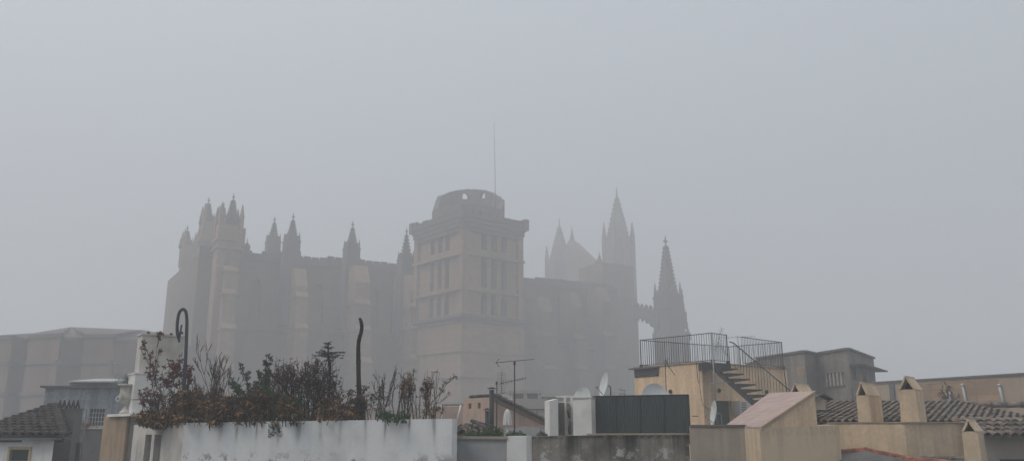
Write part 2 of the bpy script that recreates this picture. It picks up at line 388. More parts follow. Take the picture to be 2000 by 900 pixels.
# buttresses: (front px left edge, right edge, steps y of string courses, pinnacle px/py list)
D = 9.5
def buttress(pl, pr, d0, levels, top_py, pins, w=None, zr=12, mat=None):
    """stepped pier from d0 (front) back to the wall; levels are string-course rows, front steps back at each"""
    s0, s1 = s_of(pl, d0, zr), s_of(pr, d0, zr); mb = MB(); zprev = 0; d = d0
    w_ = s1 - s0; sm = (s0 + s1) / 2
    rows = levels + [top_py]
    for i, py in enumerate(rows):
        z = lz(sm, d, py)
        lbox(mb, sm - w_ / 2, sm + w_ / 2, d, 1.0, zprev, z)
        if i < len(rows) - 1:
            lbox(mb, sm - w_ / 2 - .28, sm + w_ / 2 + .28, d - .28, .9, z - .28, z)      # string course
            dn = d + .75
            # weathering slope
            a, b = sm - w_ / 2 - .05, sm + w_ / 2 + .05
            P = [LC(a, d), LC(b, d), LC(b, dn + .1), LC(a, dn + .1)]
            mb.prism(P, z + .001, [z + .02, z + .02, z + .9, z + .9])
            d = dn; w_ *= .965
        else:
            a, b = sm - w_ / 2 - .1, sm + w_ / 2 + .1
            P = [LC(a, d - .1), LC(b, d - .1), LC(b, d + 1.5), LC(a, d + 1.5)]
            mb.prism(P, z + .002, [z + .1, z + .1, z + 3.2, z + 3.2])
            lbox(mb, sm - w_ / 2, sm + w_ / 2, d + 1.5, .8, z, z + 3.1)
        zprev = z
    o = mb.build('buttress', mat or m_stone_l, cath)  # default paler stone paints the buttresses as lit against the darker walls
    for (ppx, ppy, pd, pw, pb) in pins:
        ps = s_of(ppx, pd, 30); pmb = MB(); c = LC(ps, pd)
        zt = ZR(ppy, c[1]); zb_ = ZR(pb, c[1])
        pmb.obox(c, E, pw * 1.12, pw * 1.12, zb_ - 12, zb_)
        spire(pmb, c, pw, zb_ - .3, zt, shaft=.30)
        pmb.build('pinnacle', m_stone_d, o)
    return sm, w_
bs = []
bs.append(buttress(431, 461, -D, [720, 640, 572, 528], 492, [], w=3))
bs.append(buttress(578, 603, -D, [721, 640, 578], 560, [(570, 426, -3.0, 2.3, 492), (532, 431, 9, 2.2, 490)]))
bs.append(buttress(697, 728, -D, [706, 643, 592], 553, [(687, 441, -2.5, 2.3, 505)]))
bs.append(buttress(806, 834, -D, [700, 640, 600], 570, [(793, 453, -3.5, 2.3, 530)]))
bs.append(buttress(1066, 1090, -D + 3, [720, 655], 610, [], mat=m_stone))
bs.append(buttress(1130, 1148, -D + 3, [720, 660], 600, [], mat=m_stone))
bs.append(buttress(1188, 1206, -D + 3, [720, 655], 590, [], mat=m_stone))
# lower chapels between the buttresses
ch = MB()
zch = lz(s_of(520, -4), -4, 645)
lbox(ch, s_of(440, -4), s_w, -3.0, .5, 0, zch)
lbox(ch, s_of(440, -4), s_w, -3.4, -2.6, zch, zch + .55)
chap = ch.build('chapel_wall', m_stone, cath)
for k in range(len(bs) - 1):
    (sa, wa), (sb, wb) = bs[k], bs[k + 1]
    n = max(1, round((sb - sa - 3) / 9))
    for j in range(n):
        a = sa + 1.7 + (sb - sa - 3.4) * j / n; b = sa + 1.7 + (sb - sa - 3.4) * (j + 1) / n - .2
        ztop = min(za, zw) - 3.2
        lancet(a, b, zch + 2.2, ztop - 1.5, -.9, ztop, zch)
# corner turret cluster (east end)
def turret(px0, px1, d, body_py, pins, base=0, zr=25, name='stair_turret', steps=()):
    s0, s1 = s_of(px0, d, zr), s_of(px1, d, zr); w = s1 - s0; c = LC((s0 + s1) / 2, d + w / 2); mb = MB()
    z = ZR(body_py, c[1])
    mb.obox(c, E, w, w, base, z)
    for py in steps:
        zz = ZR(py, c[1]); mb.obox(c, E, w + .7, w + .7, zz - .35, zz)
        mb.obox(c, E, w + .5 + .5, w + .5 + .5, base, zz - 6) if False else None
    for a, b in ((-1, -1), (1, -1), (1, 1), (-1, 1)):
        q = Vector(c) + E * a * w * .46 + NN * b * w * .46
        mb.lathe((q.x, q.y, 0), [(.42, z - 4), (.42, z + .9), (.5, z + 1), (.07, z + 3.2)], n=4, rot=math.atan2(E.y, E.x) + math.pi / 4, smooth=False)
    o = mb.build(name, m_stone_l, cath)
    for (ppx, ppy, dd, pw) in pins:
        q = LC(s_of(ppx, d + dd, 36), d + dd); pm = MB(); spire(pm, q, pw, z - .3, ZR(ppy, q[1]), shaft=.10, crock=8, cr=.12); pm.build('pinnacle', m_stone_d, o)
    return o
turret(424, 468, -6.5, 440, [(457, 388, .9, 2.0), (438.5, 402, 4.5, 1.7)], steps=(487, 470))
turret(388, 420, 11, 436, [(405, 395, 1.6, 2.2)], steps=(470, 560, 640))
turret(350, 378, 28, 482, [(365, 449, 1.6, 2.2)], steps=(540, 620))
ea = MB()   # east wall and its stepped outline
def ebox(px0, px1, d0, d1, py):
    s0, s1 = s_of(px0, d1), s_of(px1, d0); lbox(ea, s0, s1, d0, d1, 0, lz(s0, d1, py))
ebox(404, 470, -3, 9, 470); ebox(371, 430, 9.5, 18, 500); ebox(360, 390, 18, 27, 520); ebox(341, 400, 26, 40, 540); ebox(326, 380, 24, 39, 548); ebox(368, 410, 8, 25.9, 575); ebox(321, 360, 22, 30, 655)
ea.build('apse_wall', m_stone, cath)
ro = MB()
for (s0, s1, z) in ((s_a - 5, s_b, za), (s_b, s_c, zb), (s_c, s_w, zw)):
    ro.prism([LC(s0, 1), LC(s1, 1), LC(s1, 15), LC(s0, 15)], z - 1.6, [z - 1.19, z - 1.19, z + .1, z + .1])
    ro.prism([LC(s0, 15), LC(s1, 15), LC(s1, 29), LC(s0, 29)], z - 1.6, [z + .1, z + .1, z - 1.19, z - 1.19])
ro.build('roof', m_tile_d, cath)
# small stub on the roofline
st = MB(); q = LC(s_of(481, 3, 28), 3); st.obox(q, E, 1.2, 1.2, za - 1, za + .5); spire(st, q, .9, za + .4, ZR(472, q[1])); st.build('roof_stub', m_stone_d, cath)
# --- west front: two towers, gable, flying buttress, corner spire
def ftower(s, d, w, py_body, py_tip, py_fin):
    c = LC(s, d); mb = MB(); z = ZR(py_body, c[1]); zt = ZR(py_tip, c[1])
    mb.lathe((c[0], c[1], 0), [(w * .56, 0), (w * .56, z * .55), (w * .52, z * .56), (w * .52, z)], n=8, rot=.3, smooth=False)
    for k in range(8):
        a = .3 + k * math.pi / 4; r = w * .52
        mb.lathe((c[0] + math.cos(a) * r, c[1] + math.sin(a) * r, 0), [(w * .085, z * .5), (w * .085, z + w * .25), (w * .015, z + w * .75)], n=5, smooth=False)
    o = mb.build('facade_tower', m_stone, cath)
    m2 = MB(); m2.lathe((c[0], c[1], 0), [(w * .45, z), (w * .40, z + 1), (w * .33, z + (zt - z) * .3), (.25, zt), (.12, ZR(py_fin, c[1]))], n=8, rot=.3, smooth=False)
    for i in range(9):
        t = (i + .5) / 9.5
        for k in range(8):
            a = .3 + k * math.pi / 4; r = (w * .42) * (1 - t) + .25 * t; zz = z + 1 + (zt - z - 1) * t
            m2.lathe((c[0] + math.cos(a) * r, c[1] + math.sin(a) * r, zz), [(.12, -.3), (.34, 0), (.1, .45)], n=4, smooth=False)
    m2.build('spire', m_stone_d, o)
def px_of(s, d, zr=20): q = C0 + E * s + NN * d; return 1000 + F * q.x / (q.y * cp_ + zr * sp_)
def d_of(px, s, zr=20):
    lo, hi = -20, 120
    for _ in range(40):
        m = (lo + hi) / 2
        if px_of(s, m, zr) > px: lo = m
        else: hi = m
    return lo
DN = 32
sN = s_of(1209, DN, 40); ftower(sN, DN, 7.7, 478, 382, 366)
dS_ = d_of(1094, sN, 40); ftower(sN, dS_, 7.8, 520, 440, 426)
gb = MB(); loop = []
for px_, py in ((1209, 530), (1190, 528), (1175, 521), (1160, 507), (1142, 490), (1128, 476), (1119, 470), (1110, 488), (1090, 545)):
    d = d_of(px_, sN, 30); loop.append((d, lz(sN, d, py)))
for i in range(len(loop) - 1):
    (d0, z0), (d1, z1) = loop[i], loop[i + 1]
    gb.prism([LC(sN - 1, d0), LC(sN + 1.5, d0), LC(sN + 1.5, d1), LC(sN - 1, d1)], 0, [z0, z0, z1, z1])
gb.build('west_gable', m_stone, cath)
d_ = d_of(1118, sN, 45); q = LC(sN, d_); pg = MB(); spire(pg, q, 1.9, ZR(482, q[1]), ZR(446, q[1]), shaft=.1, crock=6); pg.build('pinnacle', m_stone_d, cath)
pg = MB(); q = LC(s_of(1171, 14, 36), 14); spire(pg, q, 1.6, ZR(530, q[1]), ZR(497, q[1])); pg.build('pinnacle', m_stone_d, cath)
# west stage flanking block, narrowing upwards
wf = MB()
def wbox(px0, px1, d0, d1, py): a, b = s_of(px0, d0), s_of(px1, d0); lbox(wf, a, b, d0, d1, 0, lz(a, d0, py))
wbox(1176, 1247, 2, 16, 575); wbox(1180, 1241, 8, 17, 512); wbox(1075, 1180, 20, 24, 548)
wf.build('west_stage', m_stone, cath)
# corner pier with great spire (right)
cs = Vector((PX(1312, 158, EYE + 16), 158)); cpm = MB()
zb_ = ZR(598, 158); cpm.obox(cs, E, 3.7, 3.7, 0, zb_ + .4)
cpm.obox(cs, E, 4.1, 4.1, zb_ - 5.5, zb_ - 4.9); cpm.obox(cs, E, 4.7, 4.7, 0, ZR(652, 158))
for i, (a, b) in enumerate(((-1, -1), (1, -1), (1, 1), (-1, 1))):
    q = cs + E * a * 1.7 + NN * b * 1.7
    spire(cpm, (q.x, q.y), .95, zb_ - 4.5, ZR(566, 158), crock=4)
    q = cs + E * a * 2.2 + NN * b * 2.2; spire(cpm, (q.x, q.y), .7, ZR(665, 158), ZR(634, 158), crock=3)
cor = cpm.build('corner_pier', m_stone_d, cath)
cm = MB(); spire(cm, (cs.x - .35, cs.y), 4.0, zb_ - .5, ZR(473, 158), shaft=.16, crock=13, cr=.085); 
cm.lathe((cs.x - .35, cs.y, ZR(484, 158)), [(.15, 0), (.62, .25), (.15, .5)], n=8, smooth=False)
cm.build('spire', m_stone_d, cor)
fb = MB()   # flying buttress from the pier to the nave: arc
p_a = Vector((PX(1238, 167, 40), 167)); p_b = cs - Vector((1.2, 0))
n = 14
for i in range(n):
    t0, t1 = i / n, (i + 1) / n
    def pt(t): return p_a.lerp(p_b, t)
    ztop = lambda t: ZR(596, 166) * (1 - t) + ZR(612, 160) * t
    zlow = lambda t: ZR(619, 164) + (ZR(672, 160) - ZR(619, 164)) * t ** 2.4
    q0, q1 = pt(t0), pt(t1); dv = (q1 - q0).normalized(); nn = Vector((-dv.y, dv.x)) * .6
    fb.prism([q0 - nn, q1 - nn, q1 + nn, q0 + nn], [zlow(t0), zlow(t1), zlow(t1), zlow(t0)], [ztop(t0), ztop(t1), ztop(t1), ztop(t0)])
    if i % 2 == 0:
        fb.lathe((q0.x, q0.y, ztop(t0)), [(.3, -.1), (.45, .35), (.1, .9)], n=5, smooth=False)
        fb.lathe((q0.x, q0.y, zlow(t0) - .5), [(.05, -.2), (.3, .2), (.25, .6)], n=5, smooth=False)
fb.build('flying_buttress', m_stone_d, cath)

# --- bell tower (turned about 42 degrees to the nave's own line)
TY = 128.0
K = Vector((PX(905, TY, EYE + 24), TY)); UR = Vector((.765, .644)).normalized(); UL = Vector((-UR.y, UR.x))
WR, WL = 11.6, 13.0
def TP(a, b): q = K + UR * a + UL * b; return (q.x, q.y)
def tz(py): return ZR(py, TY)
tb = MB()
rows = [(497, 456), (569, 508), (620, 580)]           # bottom and top rows of the lancets (near corner rows)
z_corn = tz(613); z_top = tz(440)
def face_holes(wd, fr, flip):
    H = []
    for (b_, t_) in rows:
        for i, f_ in enumerate(fr):
            u = wd * f_
            H.append(arch(u, 1.2, ZR(b_, 134) + .1, ZR(t_, 134) + (.35 if i == 1 else .1)))
    return H
# right face runs K -> K+UR*WR (normal towards camera right); left face K+UL*WL -> K
hR = face_holes(WR, (.36, .54, .72), False); hL = face_holes(WL, (.33, .50, .66), True)
tb.panel(TP(0, 0), TP(WR, 0), rect(0, WR, z_corn, z_top), hR, .9)
tb.panel(TP(0, WL), TP(0, 0), rect(0, WL, z_corn, z_top), hL, .9)
tb.panel(TP(WR, 0), TP(WR, WL), rect(0, WL, z_corn, z_top), [], .5)
tb.panel(TP(WR, WL), TP(0, WL), rect(0, WR, z_corn, z_top), [], .5)
# projecting corner piers
for a, b in ((0, 0), (WR, 0), (0, WL), (WR, WL)):
    q = TP(a, b); tb.obox(q, UR, 1.1, 1.1, z_corn, z_top)
# lower stage
o_ = .55
tb.prism([TP(-o_, -o_), TP(WR + o_, -o_), TP(WR + o_, WL + o_), TP(-o_, WL + o_)], 0, z_corn - .6)
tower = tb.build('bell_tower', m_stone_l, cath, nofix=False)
sc_ = MB()
def course(e, z, h):
    sc_.prism([TP(-e, -e), TP(WR + e, -e), TP(WR + e, 0.0 - e + .9), TP(-e + .9, -e + .9), TP(-e + .9, WL + e), TP(-e, WL + e)], z - h, z)
for py in (492, 561): course(.75, tz(py), .4)
for py in (681, 731): course(o_ + .3, tz(py), .4)
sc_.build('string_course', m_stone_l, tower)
cn = MB()
cn.prism([TP(-1.2, -1.2), TP(WR + 1.2, -1.2), TP(WR + 1.2, WL + 1.2), TP(-1.2, WL + 1.2)], z_corn - .6, z_corn - .05)
cn.prism([TP(-.85, -.85), TP(WR + .85, -.85), TP(WR + .85, WL + .85), TP(-.85, WL + .85)], z_corn - 1.2, z_corn - .602)
# balcony parapet of the middle stage
cn.build('balcony_cornice', m_stone_d, tower)
lv = MB(); q0 = .9
for fr, wd, left in (((.36, .54, .72), WR, 0), ((.33, .50, .66), WL, 1)):
    for (b_, t_) in rows:
        for f_ in fr:
            if left:
                u = WL - wd * f_; P = [TP(.88, u - .7), TP(.95, u - .7), TP(.95, u + .7), TP(.88, u + .7)]
            else:
                u = wd * f_; P = [TP(u - .7, .88), TP(u + .7, .88), TP(u + .7, .95), TP(u - .7, .95)]
            w_ = MB(); w_.prism(P, ZR(b_, 134) - .1, ZR(t_, 134) + .5); w_.build('lancet_window', m_hollow, tower)
# crown gallery: flared machicolation and parapet
cg = MB()
def ring(e0, e1, z0, z1):
    cg.prism([TP(-e1, -e1), TP(WR + e1, -e1), TP(WR + e1, WL + e1), TP(-e1, WL + e1)], z0, z1)
for i, (e, za_, zb2) in enumerate(((.55, 450, 443), (.7, 442.5, 434), (.85, 433.5, 425), (1.0, 424.5, 416))):
    ring(0, e, tz(za_), tz(zb2))
zt_ = tz(416)
def merlons(a0, b0, a1, b1):
    L_ = (Vector((a1 - a0, b1 - b0))).length; n = int(L_ / 1.5)
    for i in range(n):
        t = (i + .5) / n; q = TP(a0 + (a1 - a0) * t, b0 + (b1 - b0) * t)
        cg.obox(q, UR, 1.42 if rnd.random() < .75 else 1.1, .5, zt_, zt_ + rnd.uniform(.25, .75)) if a1 != a0 else cg.obox(q, UR, .5, 1.42, zt_, zt_ + rnd.uniform(.25, .75))
e = .8
merlons(-e, -e, WR + e, -e); merlons(-e, -e, -e, WL + e); merlons(WR + e, -e, WR + e, WL + e); merlons(-e, WL + e, WR + e, WL + e)
for a, b in ((-e, -e), (WR + e, -e), (WR + e, WL + e), (-e, WL + e)):
    cg.obox(TP(a, b), UR, .9, .9, tz(430), zt_ + .7)
cg.build('gallery', m_stone_d, tower)
# lantern crown: ring wall with openings, uneven ruined top
lc = MB(); cc = Vector(TP(WR / 2, WL / 2)); RR = 6.3; zl0 = tz(418) - 1; n = 10
a_back = math.atan2(math.sqrt(RR ** 2 - 1), PX(906, cc.y + 5, EYE + 40) - cc.x)
for k in range(n):
    am = a_back + k * 2 * math.pi / n; a0, a1 = am - math.pi / n, am + math.pi / n
    dirm = math.sin(am)
    def top(a):      # back of the ring stands to its full height, the near side is broken down lower
        y = math.sin(a); lo_ = ZR(399, cc.y - 6); return lo_ + (max(0, y + .1) ** .6) * (ZR(373, cc.y + 5.5) - lo_)
    P = [cc + Vector((math.cos(a), math.sin(a))) * r for r in (RR, RR - .9) for a in (a0, a1)]
    o0, o1, i0, i1 = P
    L_ = (o1 - o0).length; t0, t1 = top(a0), top(a1)
    prof = lambda u, t0=t0, t1=t1: t0 + (t1 - t0) * u + (.16 if .3 < u < .7 else 0)
    us = [0, .18, .3, .302, .7, .702, .85, 1]
    out = [(0, zl0), (L_, zl0)] + [(L_ * u, prof(u)) for u in us[::-1]]
    holes = []
    if k in (0, n - 1): holes = [arch(L_ / 2, 1.0, ZR(390, cc.y + 5.5), ZR(377, cc.y + 5.5), n=3)]
    elif abs(dirm) < .35: holes = [arch(L_ / 2, .8, zl0 + 2.2, zl0 + 3.2, n=3)]
    lc.panel(o0, o1, out, holes, .9)
    Li = (i1 - i0).length; f = Li / L_
    mid = (L_ - Li) / 2
    lc.panel(i0, i1, [(u * f, z) for u, z in out], [[(u - mid, z) for u, z in h] for h in holes], 0)
    for a, b in zip(us[:-1], us[1:]):
        A0, A1, B0, B1 = o0.lerp(o1, a), o0.lerp(o1, b), i0.lerp(i1, a), i0.lerp(i1, b)
        lc.face([(A0.x, A0.y, prof(a)), (A1.x, A1.y, prof(b)), (B1.x, B1.y, prof(b)), (B0.x, B0.y, prof(a))], .5)
lc.lathe((cc.x, cc.y, 0), [(RR + .25, zl0), (RR + .25, zl0 + 1.3), (RR - .02, zl0 + 1.5)], n=10, rot=a_back - math.pi / 10, smooth=False)
lc.build('lantern_crown', m_stone_d, tower, nofix=True)
ms = MB(); mx_ = A(968, 384, 134); mt = A(965, 240, 134)
ms.tube([mx_ - Vector((0, 0, 2)), mt.lerp(mx_, .5), mt], [.06, .045, .03], n=6)
ms.build('mast', m_dark, tower)

# --- low stone church block at left, polygon with alternating faces
chb = thing('stone_church', (-60, 105, 0), 'low polygonal stone church building with wall piers, in fog at the far left', 'church')
pl = [(-60, 100), (24, 98), (52, 103), (58, 98), (118, 96), (122, 99.5), (164, 101), (166, 97), (222, 97), (226, 101), (300, 104), (345, 112)]
tp = [668, 660, 664, 660, 656, 656, 655, 655, 655, 655, 657, 660]
mb = MB(); P = [(PX(a, b, EYE + 10), b) for a, b in pl]
zt = 28.6
full = P + [(P[-1][0] + 4, 135), (P[0][0] - 4, 135)]
mb.prism(full, 0, zt); m_church = plaster('church_stone', (.165, .112, .085), (.06, .045, .04), .6, .18, streak=.5, streak_scale=.6, fine=.06); mb.build('wall', m_church, chb)
mb = MB()
for i in range(len(P) - 1):
    a, b = Vector(P[i]), Vector(P[i + 1]); u = (b - a).normalized(); nn = Vector((-u.y, u.x))
    for py in (660, 708, 768):
        z = ZR(py, 99) if py != 660 else zt + .001
        mb.prism([a - nn * .25, b - nn * .25, b + nn * .2, a + nn * .2], z - .3, z + .1)
mb.build('string_course', m_stone_d, chb)
mb = MB()
cx = Vector((PX(180, 118, EYE + 12), 120))
base = [(a, b) for a, b in full]
zpk = ZR(640, 112)
cen = [(PX(60, 112, 28), 112), (PX(140, 112, 28), 111), (PX(275, 112, 28), 112), (PX(330, 118, 28), 118)]
def fan(mb, a, b): mb.face([a, b[0], b[1]], .5)
ridge = [Vector((c[0], c[1], zz)) for c, zz in zip(cen, (ZR(650, 112), zpk + .0, ZR(644, 112), ZR(653, 118)))]
bp_ = [Vector((p[0], p[1], zt + .1)) for p in P]
# slope from front edge to ridge
idx = [0, 0, 0, 0, 1, 1, 1, 1, 2, 2, 3, 3]
for i in range(len(bp_) - 1):
    r0, r1 = ridge[idx[i]], ridge[idx[i + 1]]
    if (r0 - r1).length > .1: mb.face([bp_[i], bp_[i + 1], r1, r0], .5)
    else: mb.face([bp_[i], bp_[i + 1], r0], .5)
back = [Vector((r.x, 135, zt)) for r in ridge]
for i in range(3): mb.face([ridge[i], ridge[i + 1], back[i + 1], back[i]], .5)
mb.build('roof', m_stone_d, chb)
# ================================================================== rooftops
def C(px, Y, py=830): z = ZR(py, Y); return (PX(px, Y, z), Y)
def V2(p): return Vector((p[0], p[1]))
def wall(mb, a, b, th, z0, z1):
    """wall from a to b (plan), thickness th going away from the viewer side (left normal)"""
    a, b = V2(a), V2(b); u = (b - a).normalized(); n = Vector((-u.y, u.x)) * th
    zz = z1 if isinstance(z1, (tuple, list)) else (z1, z1)
    return mb.prism([a, b, b + n, a + n], z0, [zz[0], zz[1], zz[1], zz[0]])
def tile_roof(mb, o, u, v, nu, nv, pitch=.21, course=.34, r=.085, jit=.012):
    """barrel tiles: o origin (3D) at eave start, u unit along the eave, v unit up the slope"""
    u, v = Vector(u).normalized(), Vector(v).normalized(); w = u.cross(v).normalized()
    if w.z < 0: w = -w
    for i in range(nu):
        for j in range(nv):
            for kind in (0, 1):
                t = rnd.random(); c = Vector(o) + u * (pitch * (i + .5 * kind)) + v * course * j + u * rnd.uniform(-jit, jit) + w * rnd.uniform(0, jit)
                base = .035 if kind == 0 else .012
                ring = []
                for e, (vv, rr, up) in enumerate(((0, r * 1.08, base + .03), (course * 1.12, r * .86, base))):
                    row = []
                    for k in range(7):
                        a = math.pi * k / 6
                        if kind == 0: q = c + v * vv + u * math.cos(a) * rr + w * (math.sin(a) * rr + up)
                        else: q = c + v * vv + u * math.cos(a) * rr * .95 + w * (-math.sin(a) * rr * .6 + up + .05)
                        row.append(mb.bm.verts.new(q))
                    ring.append(row)
                for k in range(6):
                    f = mb.bm.faces.new((ring[0][k], ring[0][k + 1], ring[1][k + 1], ring[1][k])); f[mb.tl] = t; f.smooth = True
                if kind == 0 :
                    row = [mb.bm.verts.new(vx.co - (vx.co - c - w * base) * .16) for vx in ring[0]]
                    for k in range(6):
                        f = mb.bm.faces.new((ring[0][k], row[k], row[k + 1], ring[0][k + 1])); f[mb.tl] = t * .6
    return mb
def one(name, mb, mat, label, cat, loc, group=None, nofix=False):
    return tag(mb.build(name, mat, None, loc, nofix), label, cat, group)

# ---------------------------------------------------------------- planter terrace
f0, f1 = C(360, 16.5, 825), C(883, 14.5, 817); s0 = C(262, 18.3, 829)
zf0, zf1, zs0 = ZR(825, 16.5), ZR(817, 14.5), ZR(829, 18.3)
pt_ = thing('planter_terrace', (f0[0], f0[1], zf0), 'long white plastered roof planter with dark drip stains, holding the dry shrubs', 'planter')
mb = MB(); wall(mb, f0, f1, .22, 0, (zf0, zf1)); mb.build('front_wall', m_white, pt_)
mb = MB(); a, b = V2(s0), V2(f0); u = (b - a).normalized(); Ls = (b - a).length
zt = zf0 + .003
mb.panel(a, b, [(0, 0), (Ls, 0), (Ls, zt), (0, zs0)], [rect(Ls * .27, Ls * .40, 17.0, ZR(848, 17.6)), rect(Ls * .46, Ls * .60, 17.0, ZR(848, 17.4))], .16)
nn = Vector((-u.y, u.x))
P = [a, b, b + nn * .2, a + nn * .2]
mb.face([(P[0].x, P[0].y, zs0), (P[1].x, P[1].y, zt), (P[2].x, P[2].y, zt), (P[3].x, P[3].y, zs0)], .5)
mb.build('side_wall', m_white2, pt_)
for fa in (.335, .53):
    mb = MB(); q = a + u * Ls * fa + nn * .19; mb.obox(q, u, .30, .03, 16.9, ZR(846, 17.5)); mb.build('slot_window', m_gray, pt_)
fn = (V2(f1) - V2(f0)).normalized(); fnn = Vector((-fn.y, fn.x))
fnn = Vector((-.075, 1)).normalized(); b0, b1 = V2(s0) + Vector((.2, .35)), V2(f1) + fnn * 1.95
mb = MB(); wall(mb, b0, b1, .15, 0, (zs0 - .35, zf1 - .35)); mb.prism([V2(f1) * 1.016 - fn * .2, V2(f1) * 1.016 - fn * .004, V2(f1) * 1.13, V2(f1) * 1.13 - fn * .2], 0, zf1 - .01); mb.build('back_wall', m_white3, pt_)
mb = MB()
N_ = 26; G = []
for i in range(N_ + 1):
    row = []
    for j in range(7):
        t = i / N_; q = V2(f0).lerp(V2(f1), t) + fnn * (.2 + j * .3); z = zf0 + (zf1 - zf0) * t - .09 + rnd.uniform(-.03, .05) + (.06 if 1 < j < 6 else 0)
        row.append(mb.bm.verts.new((q.x, q.y, z)))
    G.append(row)
for i in range(N_):
    for j in range(6): mb.bm.faces.new((G[i][j], G[i + 1][j], G[i + 1][j + 1], G[i][j + 1]))
q = V2(s0) + Vector((.15, .1)); mb.face([(q.x, q.y, zs0 - .07), (f0[0] + .02, f0[1] + .1, zf0 - .08), (f0[0] + .05, f0[1] + 2, zf0 - .08), (q.x + .1, q.y + 1.0, zs0 - .07)], .5)
mb.build('soil', m_soil, pt_)

# tan corrugated sheet wall at the left of the planter
a, b = V2(C(206, 20.4, 815)), V2(C(252, 18.7, 812)); ztop = ZR(813, 19.3)
mb = MB(); n = 22; u = (b - a); nn = Vector((-u.y, u.x)).normalized()
pts = [a + u * (i / n) + nn * (.035 if i % 2 else -.035) for i in range(n + 1)]
bk = [p + nn * .03 for p in pts]
for i in range(n): mb.prism([pts[i], pts[i + 1], bk[i + 1], bk[i]], 0, ztop)
rt = thing('sheet_wall', (a.x, a.y, ztop), 'tan corrugated sheet wall under the white stone urn', 'wall')
mb.build('corrugated_sheet', m_tansheet, rt)
mb = MB(); wall(mb, a - nn * .1 + u * .25, b - nn * .1 + u * .22, .6, ztop + .002, ztop + .06); mb.build('ledge', m_white3, rt)
# urn
c = A(246, 806, 19.3); r_ = thing('stone_urn', c, 'weathered white garden urn with scroll handles on the ledge beside the white chimney', 'urn')
mb = MB(); H = ZR(750, 19.3) - c.z; c.z = ztop + .06; H = ZR(750, 19.3) - c.z
mb.lathe(c, [(.15, 0), (.15, .04), (.12, .06), (.09, .10), (.06, .16), (.065, .2), (.12, .24), (.175, .31), (.19, .38), (.175, .46), (.17, H - .06), (.2, H - .04), (.235, H - .03), (.235, H), (.2, H), (.16, H - .12), (.0, H - .13)], n=24)
OFF[r_.name] = Vector(c); r_.location = c
mb.build('bowl', plaster('urn_stone', (.5, .48, .43), (.22, .17, .12), .7, 6, streak=.3, fine=.08), r_)
for sg in (-1, 1):
    mb = MB(); pts = []
    for k in range(14):
        t = k / 13; an = math.pi * 1.7 * t; rr = .075 * (1 - .45 * t)
        pts.append(c + Vector((sg * (.19 + rr * math.sin(an) * .9 + .0), -.03, .42 - (1 - math.cos(an)) * rr - .02)))
    mb.tube(pts, .014, n=6); mb.build('handle', m_white3, r_)

# white chimney stack behind the planter
ux = Vector((.8, .6)); c = C(306, 19.6, 770); r_ = thing('white_chimney_stack', (c[0], c[1], 17), 'tall white plastered chimney stack with grey run-off stains, behind the red leaved shrub', 'chimney')
mb = MB(); mb.obox(c, ux, 1.16, .62, 0, ZR(733, 19.6)); mb.obox(c, ux, 1.2, .66, ZR(733, 19.6) + .002, ZR(730, 19.6)); mb.build('base', m_white3, r_)
mb = MB(); c2 = C(311, 19.7, 700); mb.obox(c2, ux, .95, .42, ZR(730, 19.6) + .003, ZR(658, 19.7)); mb.obox(c2, ux, 1.0, .47, ZR(658, 19.7) + .002, ZR(654.5, 19.7))
mb.build('shaft', m_white2, r_)
for k in (-.3, .22): mb = MB(); q = V2(c2) + ux * k; mb.lathe((q.x, q.y, ZR(654.5, 19.7)), [(.04, 0), (.04, .04), (.02, .07)], n=7); mb.build('clay_pot', m_char, r_)

# iron hook
Yh = 17.0; P = [(357, 826), (358, 770), (361, 730), (363, 690), (364.5, 650), (365, 625), (363, 609), (357.5, 603.5), (352, 607), (348, 618), (346, 636), (346.5, 652), (349, 662), (351.5, 667)]
def curve(P, Y, sub=4):
    V = [A(x, y, Y) for x, y in P]; out = []
    for i in range(len(V) - 1):
        p0, p1, p2, p3 = V[max(i - 1, 0)], V[i], V[i + 1], V[min(i + 2, len(V) - 1)]
        for k in range(sub):
            t = k / sub; out.append(.5 * ((2 * p1) + (p2 - p0) * t + (2 * p0 - 5 * p1 + 4 * p2 - p3) * t * t + (3 * p1 - p0 - 3 * p2 + p3) * t ** 3))
    out.append(V[-1]); return out
c = A(357, 826, Yh); c.z -= .1; r_ = thing('iron_crook_pole', c, 'dark iron pole bent over at the top like a crook, standing among the red leaves', 'pole')
mb = MB(); pts = curve(P, Yh); pts[0].z -= .12; mb.tube(pts, [.036] * 20 + [.034] * (len(pts) - 20 - 8) + [.03, .028, .026, .024, .022, .02, .016, .012], n=8); mb.build('pole', m_wire, r_)
mb = MB(); mb.tube(curve([(355, 634), (353, 644), (351, 656), (349, 668)], Yh - .04), [.02] * 13, n=6); mb.tube(curve([(346, 655), (350, 649), (355, 648), (357, 652)], Yh - .05), .018, n=6)
q = A(351.5, 650, Yh - .05); mb.lathe(q - Vector((0, 0, .04)), [(.0, 0), (.045, .03), (.045, .06), (0, .09)], n=8); mb.build('hook_bracket', m_wire, r_)

